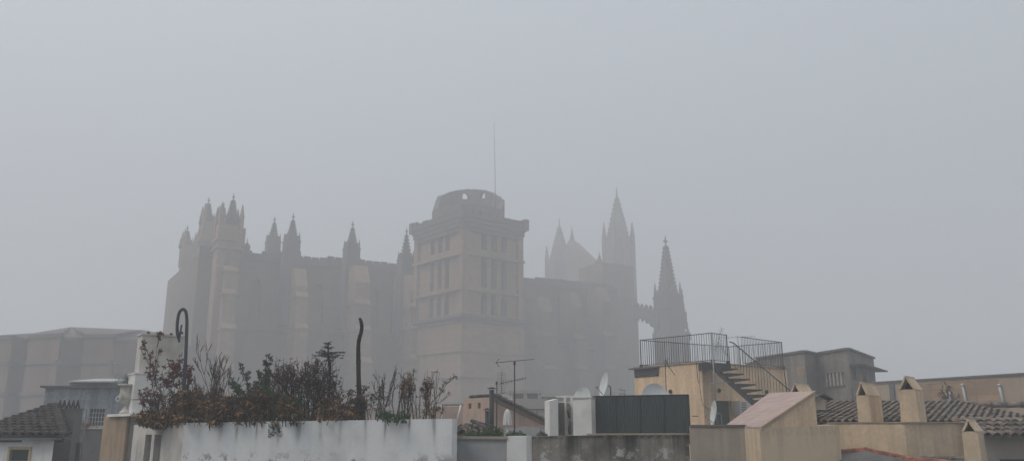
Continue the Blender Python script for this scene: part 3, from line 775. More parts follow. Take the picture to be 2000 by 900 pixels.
# charred post
Yp = 15.9; c = A(703, 822, Yp); r_ = thing('charred_post', c, 'tall thin blackened trunk stripped bare, rising from the middle of the planter', 'dead trunk')
mb = MB(); pts = curve([(704, 832), (703, 800), (702, 770), (700.5, 740), (700, 705), (700, 675), (702, 660), (705.5, 648), (706.5, 636), (705, 627), (702.5, 621)], Yp, 5)
rs = [.026 * (1 - i / len(pts)) + .029 + rnd.uniform(-.004, .004) for i in range(len(pts))]; mb.tube(pts, rs, n=9); mb.build('stem', m_char, r_)
mb = MB()
for k, (x, y) in enumerate(((702, 812), (708, 806), (698, 808))):
    q = A(x, y, Yp); mb.tube([q - Vector((0, 0, .15)), q + Vector((.02 * k - .02, 0, .1)), q + Vector((.05 * k - .05, 0, .32))], [.07, .055, .02], n=7)
mb.build('root_stump', m_char, r_)

# ---------------------------------------------------------------- plants
def branch(mb, p, d, L, r, depth, tips, wob=.25, up=.12, split=(2, 3), ang=.55, n=5, tint=None, shrink=.68, mids=None):
    r = max(r, .0065); pts = [Vector(p)]; rs = [r]; d = Vector(d).normalized()
    for i in range(4):
        d = (d + Vector((rnd.uniform(-wob, wob), rnd.uniform(-wob, wob), rnd.uniform(-wob, wob) + up)) * .5).normalized()
        pts.append(pts[-1] + d * L / 4); rs.append(r * (1 - .11 * (i + 1)))
        if mids is not None and i >= 1: mids.append((pts[-1].copy(), d.copy(), depth))
    mb.tube(pts, rs, n=n if depth > 1 else 3, tint=rnd.random() if tint is None else tint, cap=False)
    if depth <= 0: tips.append((pts[-1], d)); return
    for k in range(rnd.randint(*split)):
        a = d.orthogonal().normalized(); a.rotate(Matrix.Rotation(rnd.uniform(0, 6.28), 3, d))
        nd = (d * math.cos(ang) + a * math.sin(ang) * rnd.uniform(.6, 1.2)).normalized()
        branch(mb, pts[-1] if k == 0 else pts[rnd.randint(2, 4)], nd, L * shrink * rnd.uniform(.8, 1.2), rs[-1] * .68, depth - 1, tips, wob, up, split, ang, n, tint, shrink, mids)
def leaf(mb, p, d, L, w, tint, fold=.3):
    d = Vector(d).normalized(); s = d.cross(Vector((rnd.uniform(-1, 1), rnd.uniform(-1, 1), rnd.uniform(-1, 1)))).normalized(); nrm = d.cross(s)
    p = Vector(p); m = p + d * L * .5 + nrm * L * .08
    v = [mb.bm.verts.new(x) for x in (p, m + s * w / 2, p + d * L - nrm * L * .12, m - s * w / 2)]
    f = mb.bm.faces.new(v); f[mb.tl] = tint; f.smooth = False
def star(mb, p, L, n, tint, w=.2, down=.2):
    for k in range(n):
        d = Vector((rnd.gauss(0, 1), rnd.gauss(0, 1), rnd.gauss(-down, .8)))
        leaf(mb, p, d, L * rnd.uniform(.7, 1.2), L * w * rnd.uniform(.8, 1.2), min(1, max(0, tint + rnd.uniform(-.12, .12))))
NSH = [0]
def shrub(name, label, cat, px, Y, top_py, spread_px, stems, depth, leaf_mat=None, leaf_L=.07, leaf_n=6, dens=1.0, stem_mat=None, r=.014, up=.15, wob=.3, group=None, lean=0, width=.22, down=.2, low=0, ang=.5, sticks=0, midleaf=False, tintfun=None, twig_up=0):
    t_ = min(1, max(0, (px - 360) / 523)); zs = zf0 + (zf1 - zf0) * t_ - .05
    x = PX(px, Y, zs); root = thing(name, (x, Y, zs), label, cat, group)
    H = ZR(top_py, Y) - zs; Wd = spread_px / 1600 * Y
    mb = MB(); tips = []; mids = []
    tot = 1
    q = .68; s_ = sum(q ** k for k in range(depth + 1))
    for k in range(stems):
        ox = rnd.uniform(-.35, .35) * Wd; p = Vector((x + ox * .6, Y + rnd.uniform(-.25, .25), zs - .05))
        dx = (ox / Wd * 2.0) * (Wd / max(H, .1)) * .55 + lean
        d = Vector((dx, rnd.uniform(-.25, .25), 1)); h = H * rnd.uniform(.72, 1.05) / s_ * 1.08
        branch(mb, p, d, h, r * rnd.uniform(.8, 1.2), depth, tips, wob, up, (2, 3), ang, 5, None, q, mids)
    for k in range(sticks):
        ox = rnd.uniform(-.5, .5) * Wd; p = Vector((x + ox, Y + rnd.uniform(-.3, .3), zs)); h = H * rnd.uniform(.6, 1.1)
        mb.tube([p, p + Vector((rnd.uniform(-.06, .06), 0, h * .5)), p + Vector((rnd.uniform(-.12, .12), rnd.uniform(-.05, .05), h))], [.006, .005, .003], n=3, tint=rnd.random(), cap=False)
    mb.build('stems', stem_mat or m_twig, root)
    if leaf_mat:
        lm = MB(); pool = [p for p, d in tips]
        pool += [p for p, d, dp in mids if dp <= 1 and (midleaf or rnd.random() < .35)]
        for p in pool:
            if rnd.random() < dens: star(lm, p + Vector((rnd.uniform(-.03, .03), rnd.uniform(-.03, .03), 0)), leaf_L * rnd.uniform(.75, 1.25), leaf_n, rnd.random() if tintfun is None else tintfun(), width, down)
        for k in range(low):
            p = Vector((x + rnd.uniform(-.5, .5) * Wd, Y + rnd.uniform(-.45, .35), zs + abs(rnd.gauss(0, .3)) * H + .02))
            star(lm, p, leaf_L * rnd.uniform(.8, 1.3), leaf_n, rnd.random(), width, down)
        lm.build('leaves', leaf_mat, root)
    return root
G1 = 'dry shrubs growing in the white planter'
def lbl(t): return t
# red-leaved shrub
shrub('red_leaved_shrub', 'tall shrub with dark red leaves, in front of the tall white chimney stack', 'shrub', 321, 17.4, 680, 75, 6, 3, m_redleaf, .075, 6, .95, r=.014, up=.2, group=G1, low=0, width=.42, ang=.42)
shrub('red_leaved_shrub', 'low sprawling red leaved shrub hanging over the left corner of the planter', 'shrub', 296, 17.6, 748, 44, 5, 3, m_redleaf, .06, 6, .9, r=.010, up=.02, group=G1, lean=-.2, width=.42, low=14)
# dry brown mass
dry = [(305, 17.1, 795, 60, 60, 'dry brown spiky shrub below the red leaved shrub at the left corner'),
       (345, 16.9, 764, 80, 70, 'dense dry orange brown shrub at the foot of the crook pole'),
       (400, 16.6, 762, 80, 80, 'dense dry orange brown shrub below the bare branched shrub'),
       (450, 16.4, 766, 70, 70, 'dense dry orange brown shrub just left of the green tipped stalks'),
       (498, 16.2, 765, 60, 60, 'low dry brown shrub under the green tufted stalks')]
for (px, Y, ty, sw, low, lb) in dry:
    shrub('dry_shrub', lb, 'shrub', px, Y, ty, sw, 13, 2, m_orleaf, .12, 9, 1.0, r=.013, up=.1, group=G1, low=int(low * 1.0), sticks=26, width=.2, down=.5, stem_mat=m_twig_d, midleaf=True, tintfun=lambda: rnd.choice((.25, .37, .12, .75, .5, .95, .0, .6)))
shrub('bare_shrub', 'bare leafless shrub with fine upright twigs above the orange brown foliage', 'shrub', 430, 16.9, 684, 95, 5, 4, None, r=.016, up=.2, group=G1, stem_mat=m_twig, ang=.42, wob=.22)
shrub('bare_shrub', 'thin bare twigs leaning left between the crook pole and the leafless shrub', 'shrub', 390, 17.2, 700, 70, 3, 3, None, r=.011, up=.1, group=G1, stem_mat=m_twig, ang=.35, lean=-.25)
# green tufts
shrub('green_tufted_shrub', 'small shrub with a dark green leafy top right of the leafless shrub', 'shrub', 482, 16.6, 718, 30, 4, 2, m_grleaf, .06, 9, 1.0, r=.012, group=G1, width=.4, midleaf=True)
shrub('green_tufted_shrub', 'upright stalk crowned by a dark green tuft, highest green one left of the twiggy bush', 'shrub', 516, 16.4, 692, 26, 3, 2, m_grleaf, .07, 12, 1.0, r=.016, up=.3, group=G1, width=.38, stem_mat=m_twig_d, ang=.3)
shrub('green_tufted_shrub', 'low green and brown leafy shrub at the foot of the tufted stalk', 'shrub', 508, 16.1, 752, 60, 7, 2, m_grleaf, .055, 7, .9, r=.010, group=G1, width=.42, low=24)
shrub('green_tufted_shrub', 'low dark green shrub in front of the twiggy bush, above the hanging vine', 'shrub', 545, 15.9, 770, 50, 6, 2, m_grleaf, .055, 7, .9, r=.010, group=G1, width=.42, low=20)
shrub('green_tufted_shrub', 'leafy dark green clump between the tufted stalk and the thicket of upright twigs', 'shrub', 532, 16.2, 735, 40, 6, 3, m_grleaf, .05, 6, .9, r=.010, group=G1, width=.42, low=20)
shrub('green_tufted_shrub', 'olive green leafy clump in front of the tangled dark bush', 'shrub', 580, 15.8, 765, 55, 7, 2, m_grleaf, .05, 7, .9, r=.009, group=G1, width=.4, low=40)
shrub('dry_shrub', 'russet dry shrub between the dark green clump and the tangled dark bush', 'shrub', 565, 15.7, 770, 55, 8, 2, m_orleaf, .09, 8, 1.0, r=.010, up=.1, group=G1, low=45, width=.2, down=.6, stem_mat=m_twig_d)
# twiggy bush
shrub('twiggy_bush', 'large tangled dark twiggy bush with sparse brown leaves in the middle of the planter', 'bush', 600, 16.0, 700, 100, 13, 4, m_brleaf, .05, 4, .6, stem_mat=m_twig_d, r=.020, up=.18, group=G1, width=.35, low=110, sticks=30, ang=.5)
shrub('twiggy_bush', 'thicket of thin upright twigs left of the tangled dark bush', 'bush', 552, 16.3, 705, 60, 5, 3, m_orleaf, .06, 5, .45, stem_mat=m_twig, r=.011, up=.25, group=G1, sticks=30, low=60, ang=.4)
shrub('twiggy_bush', 'brown leaved tangle between the tiered conifer and the tangled dark bush', 'bush', 632, 15.9, 745, 60, 7, 3, m_orleaf, .055, 6, .7, stem_mat=m_twig_d, r=.012, up=.15, group=G1, sticks=16, low=90)
shrub('drooping_shrub', 'drooping olive brown shrub just left of the charred trunk', 'shrub', 676, 15.9, 742, 60, 6, 3, m_brleaf, .06, 8, .9, stem_mat=m_twig_d, r=.014, up=-.06, group=G1, low=40, down=1.0, width=.22, lean=.1)
shrub('drooping_shrub', 'rust coloured dry leaves low down left of the charred trunk', 'shrub', 662, 15.6, 775, 70, 8, 2, m_orleaf, .07, 7, .9, stem_mat=m_twig_d, r=.010, up=.1, group=G1, low=130, down=.7)
shrub('bare_shrub', 'leafless twig clump just right of the charred trunk', 'shrub', 757, 15.6, 724, 60, 5, 3, m_orleaf, .05, 4, .18, stem_mat=m_twig, r=.013, up=.25, group=G1, sticks=12, ang=.4)
shrub('bare_shrub', 'low dry twigs with a few orange leaves at the right foot of the charred trunk', 'shrub', 728, 15.5, 765, 50, 5, 2, m_orleaf, .055, 5, .6, stem_mat=m_twig, r=.009, up=.2, group=G1, sticks=8, low=14)
shrub('orange_tipped_shrub', 'upright dry shrub with rusty orange leaf tips at the right end of the planter', 'shrub', 812, 15.2, 728, 80, 9, 3, m_orleaf, .055, 6, .75, stem_mat=m_twig, r=.014, up=.28, group=G1, sticks=18, ang=.38, low=24)
shrub('orange_tipped_shrub', 'small sprawling dry twig shrub at the very right end of the planter', 'shrub', 846, 15.0, 775, 40, 5, 2, m_orleaf, .05, 5, .5, stem_mat=m_twig, r=.008, up=.12, group=G1, lean=.15, low=8)
shrub('green_ground_shrub', 'low patch of fresh green leaves at the planter edge under the leafless twig clump', 'shrub', 768, 15.0, 800, 55, 8, 1, m_brgreen, .05, 8, 1.0, r=.005, group=G1, low=50, width=.45)
# tiered conifer
Yc = 16.1; c = A(640, 822, Yc); r_ = thing('tiered_conifer', c, 'slim dark conifer with flat tiers of branches, tallest plant of the planter', 'tree', G1)
mb = MB(); pts = curve([(632, 826), (636, 800), (641, 775), (645, 745), (643, 715), (641, 690), (641, 668)], Yc); mb.tube(pts, [.034 * (1 - .8 * i / len(pts)) + .004 for i in range(len(pts))], n=7)
mb.tube(curve([(644, 745), (646, 720), (644, 700)], Yc + .03), [.016] * 9, n=5); mb.tube(curve([(645, 735), (652, 745), (656, 765)], Yc), [.012] * 9, n=4)
lm = MB()
for (py, x0, n, L) in ((672, 641, 7, .10), (680, 641, 7, .13), (690, 641, 11, .34), (697, 642, 11, .30), (705, 643, 6, .14), (733, 645, 5, .22)):
    for k in range(n):
        an = k * 6.28 / n + rnd.uniform(-.3, .3); q = A(x0, py + rnd.uniform(-2, 2), Yc); d = Vector((math.cos(an), math.sin(an), .05)); e = q + d * L * rnd.uniform(.7, 1.1) + Vector((0, 0, rnd.uniform(-.02, .04)))
        mb.tube([q, q.lerp(e, .5) + Vector((0, 0, .02)), e], [.009, .006, .004], n=3, cap=False)
        for j in range(int(L * 38)):
            p = q.lerp(e, rnd.uniform(.25, 1)); star(lm, p, .032, 4, rnd.random(), .3, -.3)
mb.build('trunk', m_char, r_); lm.build('needles', m_grleaf, r_)
# hanging vine over the front wall
c = A(538, 826, 15.62); r_ = thing('hanging_vine', c, 'green vine hanging down the front of the white planter wall', 'vine')
def front(px, py, o=.05):
    t = (px - 360) / 523; q = V2(f0).lerp(V2(f1), t); Y = q.y - o
    for _ in range(3):
        zz = ZR(py, Y)
    return A(px, py, Y)
mb = MB(); lm = MB()
for sx in (0, -6, 5, -3):
    pts = [front(540, 819, -.1), front(540 + sx, 824, .05)] + [front(540 + sx * (1 + k * .25) + rnd.uniform(-2, 2), 824 + k * rnd.uniform(6, 8), .05) for k in range(1, 5)]
    mb.tube(pts, .006, n=4)
    for k in range(34):
        i = rnd.randint(1, 4); p = pts[i].lerp(pts[i + 1], rnd.random()); star(lm, p + Vector((rnd.uniform(-.05, .05), rnd.uniform(-.03, 0), 0)), .035, 3, rnd.random(), .5)
mb.build('stems', m_twig, r_); lm.build('leaves', m_grleaf, r_)
# dry fronds hanging over the left corner
for (lb, P_) in (('bundle of dead grey fronds drooping over the left corner of the planter', [((330, 818), (300, 838)), ((345, 815), (318, 842)), ((320, 815), (292, 826)), ((350, 822), (331, 843)), ((310, 812), (285, 815)), ((335, 824), (308, 836)), ((355, 820), (300, 822))]),
                 ('single bare grey stick jutting out left of the red leaved shrub', [((296, 787), (256, 780))])):
    c = A(P_[0][0][0], P_[0][0][1], 16.9); r_ = thing('dead_fronds' if len(P_) > 1 else 'dead_stick', c, lb, 'dead fronds' if len(P_) > 1 else 'stick')
    mb = MB()
    for (a, b) in P_:
        p, q = A(a[0], a[1], 16.9), A(b[0], b[1], 17.2 if len(P_) > 1 else 17.6); mb.tube([p, p.lerp(q, .5) + Vector((0, -.05, .04)), q], [.016, .013, .006], n=5)
        if len(P_) > 1:
            for k in range(18):
                s__ = rnd.random(); pp = p.lerp(q, s__); leaf(mb, pp, (q - p) + Vector((rnd.uniform(-.3, .3), 0, rnd.uniform(-.3, .1))), .12, .012, .9)
    mb.build('fronds' if len(P_) > 1 else 'stick', m_twig, r_)
# trailing shrublets left of wall top: thin drips
for (px, n) in ((470, 3), (620, 2)):
    pass

# ---------------------------------------------------------------- low walls right of the planter
a, b = C(885, 16.3, 855), C(990, 15.8, 855); r_ = thing('low_grey_wall', (a[0], a[1], 17.8), 'low pale grey rooftop wall with a flat coping, between the planter and the white pier', 'wall')
z = ZR(857, 16.0); mb = MB(); wall(mb, a, b, .25, 0, z); mb.build('wall', m_greywall, r_)
mb = MB(); wall(mb, (a[0], a[1] - .05), (b[0], b[1] - .05), .36, z + .002, ZR(852, 16)); mb.build('coping', m_tan, r_)
a, b = C(990, 15.78, 852), C(1028, 15.7, 852); mb = MB(); wall(mb, a, b, .5, 0, ZR(851, 15.7))
one('wall_pier', mb, m_white3, 'square white painted pier between the low grey wall and the mossy concrete wall', 'pier', (a[0], a[1], ZR(851, 15.7)))
a, b = C(1029, 17.3, 852), C(1345, 18.6, 845); z0, z1 = ZR(852, 17.3), ZR(846, 18.6)
r_ = thing('mossy_wall', (a[0], a[1], z0), 'mossy concrete wall with black run-off and white peeling patches, under the green screen', 'wall')
mb = MB(); wall(mb, a, b, .45, 0, (z0, z1)); mb.build('wall', m_moss, r_)
mb = MB(); t = (1158 - 1029) / 316; q = V2(a).lerp(V2(b), t); u = (V2(b) - V2(a)).normalized(); nn = Vector((-u.y, u.x))
wall(mb, q - nn * .04, V2(b) - nn * .04, .5, (z0 * (1 - t) + z1 * t) + .002, (z0 * (1 - t) + z1 * t) + .035); mb.build('coping', m_sand, r_)
a, b = C(1346, 18.4, 832), C(1486, 17.6, 834); z0, z1 = ZR(832, 18.4), ZR(834, 17.6)
mb = MB(); wall(mb, a, b, .3, 0, z0); r_ = thing('grey_wall', (a[0], a[1], z0), 'plain tan grey rendered wall below the yellow house, right of the mossy wall', 'wall'); mb.build('wall', m_tan, r_)
mb = MB(); wall(mb, (a[0], a[1] - .04), (b[0] - .02, b[1] - .04), .38, z0 + .002, z0 + .035); mb.build('coping', m_gray, r_)

# white cabinets, air conditioner
c = C(1077, 20.2, 810); mb = MB(); mb.obox(c, (.95, .3), .22, .34, 0, [ZR(783, 20.2), ZR(779, 20.2), ZR(779, 20.4), ZR(783, 20.4)])
one('white_wall_stub', mb, m_white3, 'narrow white wall stub left of the grey air conditioner', 'wall', (c[0], c[1], 18.5))
c = C(1093, 20.4, 815); r_ = thing('air_conditioner', (c[0], c[1], ZR(846, 20.4)), 'tall grey beige air conditioning unit squeezed between two white walls', 'air conditioner')
mb = MB(); mb.obox(c, (1, .1), .20, .3, ZR(848, 20.4) - .6, ZR(786, 20.4)); mb.build('casing', plaster('grey_beige_metal', (.14, .13, .115), (.07, .065, .06), .5, 2, streak=.4, rough=.6, fine=.06), r_)
mb = MB()
for k in range(16):
    z = ZR(846, 20.4) + .04 * k + .05; mb.obox((c[0], c[1] - .17), (1, .1), .17, .02, z, z + .018)
mb.build('grille', m_conc, r_)
c = C(1108, 20.6, 810); r_ = thing('white_cabinet_frame', (c[0], c[1], ZR(848, 20.6)), 'open white frame with grey pipes, between the air conditioner and the big white block', 'frame')
mb = MB(); zt = ZR(776, 20.6); zb_ = ZR(848, 20.6) - .6
for x0, x1 in ((1101, 1106), (1114, 1119)):
    p0, p1 = C(x0, 20.6, 790), C(x1, 20.6, 790); wall(mb, p0, p1, .1, zb_, zt)
p0, p1 = C(1087, 20.62, 780), C(1121, 20.62, 780); wall(mb, p0, p1, .28, zt + .002, zt + .05); wall(mb, (p0[0] + .03, p0[1] + .02), (p1[0] - .03, p1[1] + .02), .2, zt - .13, zt - .09)
p0, p1 = C(1101, 20.75, 780), C(1120, 20.75, 780); wall(mb, p0, p1, .04, zb_, zt - .15); mb.build('frame', m_white3, r_)
mb = MB()
for i, (x, y0, y1) in enumerate(((1112, 792, 815), (1113, 822, 846))): mb.tube([A(x, y1, 20.58), A(x - 1, (y0 + y1) / 2, 20.55), A(x + 1, y0, 20.58)], [.035, .045, .03], n=7)
mb.build('pipe', m_gray, r_)
a, b = C(1119, 20.0, 800), C(1155, 19.8, 800); z = ZR(778, 20)
r_ = thing('white_block', (a[0], a[1], z), 'broad white rendered chimney block left of the green screen, with a dish above it', 'chimney')
mb = MB(); u = (V2(b) - V2(a)); P = [V2(a), V2(b), V2(b) + Vector((.14, .42)), V2(a) + Vector((.1, .46))]; mb.prism(P, 0, z); mb.build('block', m_white3, r_)
mb = MB(); mb.prism([P[0] - Vector((.02, .02)), P[1] + Vector((.02, -.02)), P[2] + Vector((.02, .02)), P[3] + Vector((-.02, .02))], z + .002, z + .03); mb.build('cap', m_white2, r_)

# satellite dishes
def dish(label, px, py, Y, r, normal, base_z, group='satellite dishes on the rooftops', pole_dx=0, lnb=True):
    c = A(px, py, Y); n = Vector(normal).normalized(); root = thing('satellite_dish', (c.x, c.y, base_z), label, 'satellite dish', group)
    mb = MB(); prof = [(0.001, 0)]
    for k in range(1, 9): t = k / 8; prof.append((r * t, r * .22 * t * t))
    prof += [(r * 1.02, r * .23), (r * 1.0, r * .20)]
    for k in range(7, 0, -1): t = k / 8; prof.append((r * t, r * .22 * t * t - .012))
    mb.lathe(c, prof, n=32, axis=n); mb.build('reflector', m_dish, root, nofix=False)
    mb = MB(); b = c - n * .06; mb.tube([b, b - n * .06, Vector((c.x - n.x * .14 + pole_dx, c.y - n.y * .14, c.z - .05)), Vector((c.x - n.x * .14 + pole_dx, c.y - n.y * .14, base_z))], .024, n=6)
    mb.build('mast', m_steel, root)
    if lnb:
        mb = MB(); side = Vector((0, 0, -1)); e = c + n * r * .95 + side * r * .35
        mb.tube([c + side * r * .9 + n * r * .18, e], .012, n=5); mb.tube([e, e - n * .08 + Vector((0, 0, .03))], .028, n=7); mb.build('receiver_arm', m_steel, root)
    return root
dish('half hidden small white dish turned sideways above the broad white block', 1139, 776, 21.2, .25, (-.62, -.75, .25), ZR(790, 21.2))
dish('thin upright white dish seen edge on behind the left end of the green screen', 1184, 752, 25, .36, (-.97, -.2, .22), ZR(800, 25))
dish('large round white dish facing the viewer in front of the yellow wall', 1278, 775, 29.5, .46, (.1, -1, .2), ZR(850, 29.5), lnb=False)
dish('narrow white dish on the antenna pole in front of the dark doorway', 1398, 806, 30.0, .43, (-.99, .02, .15), ZR(850, 30), pole_dx=.05)
# clutter right of the thin dish
mb = MB(); r_ = thing('roof_antenna_mount', A(1212, 790, 26), 'small cluster of dark mounting brackets right of the thin upright dish', 'antenna mount')
for (x0, y0, x1, y1) in ((1200, 765, 1200, 790), (1206, 760, 1222, 762), (1212, 758, 1212, 790), (1206, 768, 1222, 769), (1220, 760, 1220, 778), (1203, 772, 1215, 775)): mb.tube([A(x0, y0, 26), A(x1, y1, 26)], .014, n=5)
mb.build('brackets', m_steel, r_)

# green-grey screen
a, b = C(1160, 20.3, 810), C(1345, 19.3, 810); z1 = ZR(774, 20.0); zb_ = ZR(848, 20.3)
r_ = thing('privacy_screen', (a[0], a[1], zb_), 'dark green grey privacy screen of four panels standing on the mossy wall', 'screen')
n = 4
for k in range(n):
    p, q = V2(a).lerp(V2(b), k / n + .005), V2(a).lerp(V2(b), (k + 1) / n - .005); mb = MB(); wall(mb, p, q, .03, zb_ - .1, z1)
    for j in range(14):
        s_ = p.lerp(q, (j + .5) / 14); mb.obox(s_, (V2(b) - V2(a)), .012, .05, zb_ - .1, z1 - .01)
    mb.build('panel', m_screen, r_)
mb = MB()
for k in range(n + 1):
    p = V2(a).lerp(V2(b), k / n); mb.obox(p, V2(b) - V2(a), .045, .08, zb_ - .2, z1 + .02)
wall(mb, V2(a) - Vector((0, .02)), V2(b) - Vector((0, .02)), .07, z1 + .001, z1 + .03)
mb.build('frame', m_dark, r_)
p = V2(b); mb = MB(); wall(mb, V2(a) + Vector((.05, .06)), V2(a) + Vector((.2, 1.8)), .03, zb_ - .2, z1 - .01); mb.build('side_panel', m_screen, r_); mb = MB(); wall(mb, p + Vector((.0, .06)), p + Vector((.2, 1.9)), .03, zb_ - .2, z1 - .01); mb.build('side_panel', m_screen, r_)

# ---------------------------------------------------------------- yellow house with roof terrace
NPt = A(1392, 706, 32.0); zr_ = NPt.z
w0, w1, w2 = V2(C(1238, 35.2, 715)), V2(C(1370, 32.2, 706)), V2(C(1536, 36.0, 712))
w3 = w0 + (w2 - w1) + Vector((.2, .4)); ytop = ZR(708, 32.2)
yh = thing('yellow_house', (w1.x, w1.y, 0), 'ochre yellow roof house with iron railed terrace and outside stair', 'house')
mb = MB()
L1 = (w0 - w1).length; L2 = (w2 - w1).length
mb.panel(w0, w1, rect(0, L1, 0, ytop), [], .1)
dz1 = ZR(782, 33); 
def u_on(a, b, px, zr=1.0):
    k = (px - 1000) / F; d = (b - a).normalized(); # a + d*u
    return (k * (a.y * cp_ + zr * sp_) - a.x) / (d.x - k * d.y * cp_)
uA, uB = u_on(w1, w2, 1394), u_on(w1, w2, 1430); uC, uD = u_on(w1, w2, 1455), u_on(w1, w2, 1477)
mb.panel(w1, w2, rect(0, L2, 0, ytop), [rect(uA, uB, dz1 - 2.1, dz1), rect(uC, uD, ZR(806, 34), ZR(783, 34))], .18)
mb.panel(w2, w3, rect(0, (w3 - w2).length, 0, ytop), [], .1); mb.panel(w3, w0, rect(0, (w0 - w3).length, 0, ytop), [], .1)
mb.face([(p.x, p.y, ytop) for p in (w0, w1, w2, w3)], .5)
mb.build('wall', m_yellow, yh, nofix=True)
d12 = (w2 - w1).normalized(); n12 = Vector((-d12.y, d12.x)); d01 = (w1 - w0).normalized(); n01 = Vector((-d01.y, d01.x))
mb = MB(); q = w1 + n12 * .2; wall(mb, q + d12 * (uA - .05), q + d12 * (uB + .05), .04, dz1 - 2.15, dz1 + .05); dr = mb.build('door', m_green_sh, yh)
mb = MB(); wall(mb, q + d12 * (uC - .05), q + d12 * (uD + .05), .02, ZR(808, 34), ZR(782, 34)); wn_ = mb.build('window', m_glass, yh)
mb = MB()
for k in range(5): p = w1 - n12 * .02 + d12 * (uC + (uD - uC) * k / 4); mb.obox(p, d12, .025, .025, ZR(806, 34), ZR(783, 34))
for k in range(4): z = ZR(806, 34) + (ZR(783, 34) - ZR(806, 34)) * k / 3; wall(mb, w1 - n12 * .025 + d12 * uC, w1 - n12 * .025 + d12 * uD, .022, z - .012, z + .012)
mb.build('grille', m_white3, wn_)
# roof slab edge
mb = MB(); wall(mb, w0 - n01 * .05, w1 - n01 * .05 + d01 * .04, .3, ytop + .002, ytop + .05); wall(mb, w1 - n12 * .05 + d12 * .0, w2 - n12 * .05, .3, ytop + .003, ytop + .052); mb.build('roof_edge', m_sand, yh)
# louvred vent box at the upper left
mb = MB(); u0 = 0.0; u1 = u_on(w0, w1, 1289); za_ = ZR(735, 34.6); wall(mb, w0 - n01 * .03 + d01 * .05, w0 - n01 * .03 + d01 * u1, .12, za_, ytop - .07); vt = mb.build('vent', m_dark, yh)
mb = MB()
for k in range(7): z = za_ + .03 + k * .05; wall(mb, w0 - n01 * .06 + d01 * .07, w0 - n01 * .06 + d01 * (u1 - .02), .03, z, z + .02)
mb.build('louvre', m_gray, vt)
mb = MB(); wall(mb, w0 - n01 * .18 - d01 * .15, w0 - n01 * .18 + d01 * (u1 + .05), .5, ytop - .065, ytop + .0); mb.build('vent_hood', m_gray, yh)
for px_, (aa, bb, nn_), py_ in ((1311, (w0, w1, n01), 764), (1405, (w1, w2, n12), 762), (1498, (w1, w2, n12), 765)):
    u_ = u_on(aa, bb, px_); dd = (bb - aa).normalized(); p = aa + dd * u_ - nn_ * .02; zc = ZR(py_, p.y); mb = MB()
    mb.lathe((p.x, p.y, zc), [(.075, -.02), (.085, .0), (.085, .03), (.06, .035), (.055, .01), (0, .01)], n=14, axis=(-nn_.x, -nn_.y, 0)); mb.build('round_vent', m_dark, yh)
# air conditioner beside the door
p = w1 + d12 * (uB + .42) - n12 * .18; zc = ZR(812, 33.5); r_ = thing('air_conditioner', (p.x, p.y, zc), 'white air conditioner box on the yellow wall, right of the dark doorway', 'air conditioner')
mb = MB(); mb.obox(p, d12, .72, .28, zc, ZR(783, 33.5)); mb.build('casing', m_ac, r_)
mb = MB()
for k in range(6): mb.obox(p - n12 * .15 - d12 * .12, d12, .32, .02, zc + .07 + k * .085, zc + .10 + k * .085)
mb.build('grille', m_gray, r_)

mb = MB(); q = A(1529, 708, 35.4); mb.tube([q, A(1533, 735, 35.4), A(1538, 770, 35.4)], .022, n=6); mb.build('drainpipe', m_dark, yh)
mb = MB(); mb.tube([A(1360, 707, 32.2), A(1362, 730, 32.15), A(1364, 748, 32.1)], .014, n=5); mb.build('bracket', m_dark, yh)
mb = MB(); mb.tube([A(1366, 722, 32.0), A(1367, 760, 32.0), A(1372, 790, 32.0), A(1388, 800, 32.4)], .012, n=5); mb.tube([A(1352, 812, 32.3), A(1364, 812, 32.1)], .02, n=5); mb.build('cable', m_gray, yh)
# terrace slab and railing
Np, Lp, Fp, Rp = V2((NPt.x, 32.0)), V2(C(1252, 34.7, 706)), V2(C(1425, 37.6, 706)), V2(C(1529, 35.6, 706))
zN_top = ZR(650, 32.0); zN_bot = ZR(703, 32.0)
rl = thing('terrace_railing', (Np.x, Np.y, zN_bot), 'black iron railing with thin upright bars around the roof terrace of the yellow house', 'railing')
def rail_side(a, b, gap=None):
    L_ = (b - a).length; n = max(2, int(L_ / .115)); mb = MB()
    mb.tube([(a.x, a.y, zN_top), (b.x, b.y, zN_top)], .017, n=5); mb.tube([(a.x, a.y, zN_bot), (b.x, b.y, zN_bot)], .014, n=5)
    for k in range(n + 1):
        p = a.lerp(b, k / n); mb.tube([(p.x, p.y, zN_bot), (p.x, p.y, zN_top)], .0085, n=4, cap=False)
    return mb.build('railing_side', m_dark, rl)
gapP = Np + (Rp - Np) * .20
rail_side(Lp, Np); rail_side(Np, gapP); rail_side(Np + (Rp - Np) * .40, Rp) ; rail_side(Lp, Fp); rail_side(Fp, Rp)
for p in (Np, Lp, Fp, Rp, gapP): mb = MB(); mb.tube([(p.x, p.y, ytop), (p.x, p.y, zN_top + .02)], .024, n=6); mb.obox(p, (1, 0), .12, .12, zN_bot - .08, zN_bot + .03); mb.build('post', m_dark, rl)
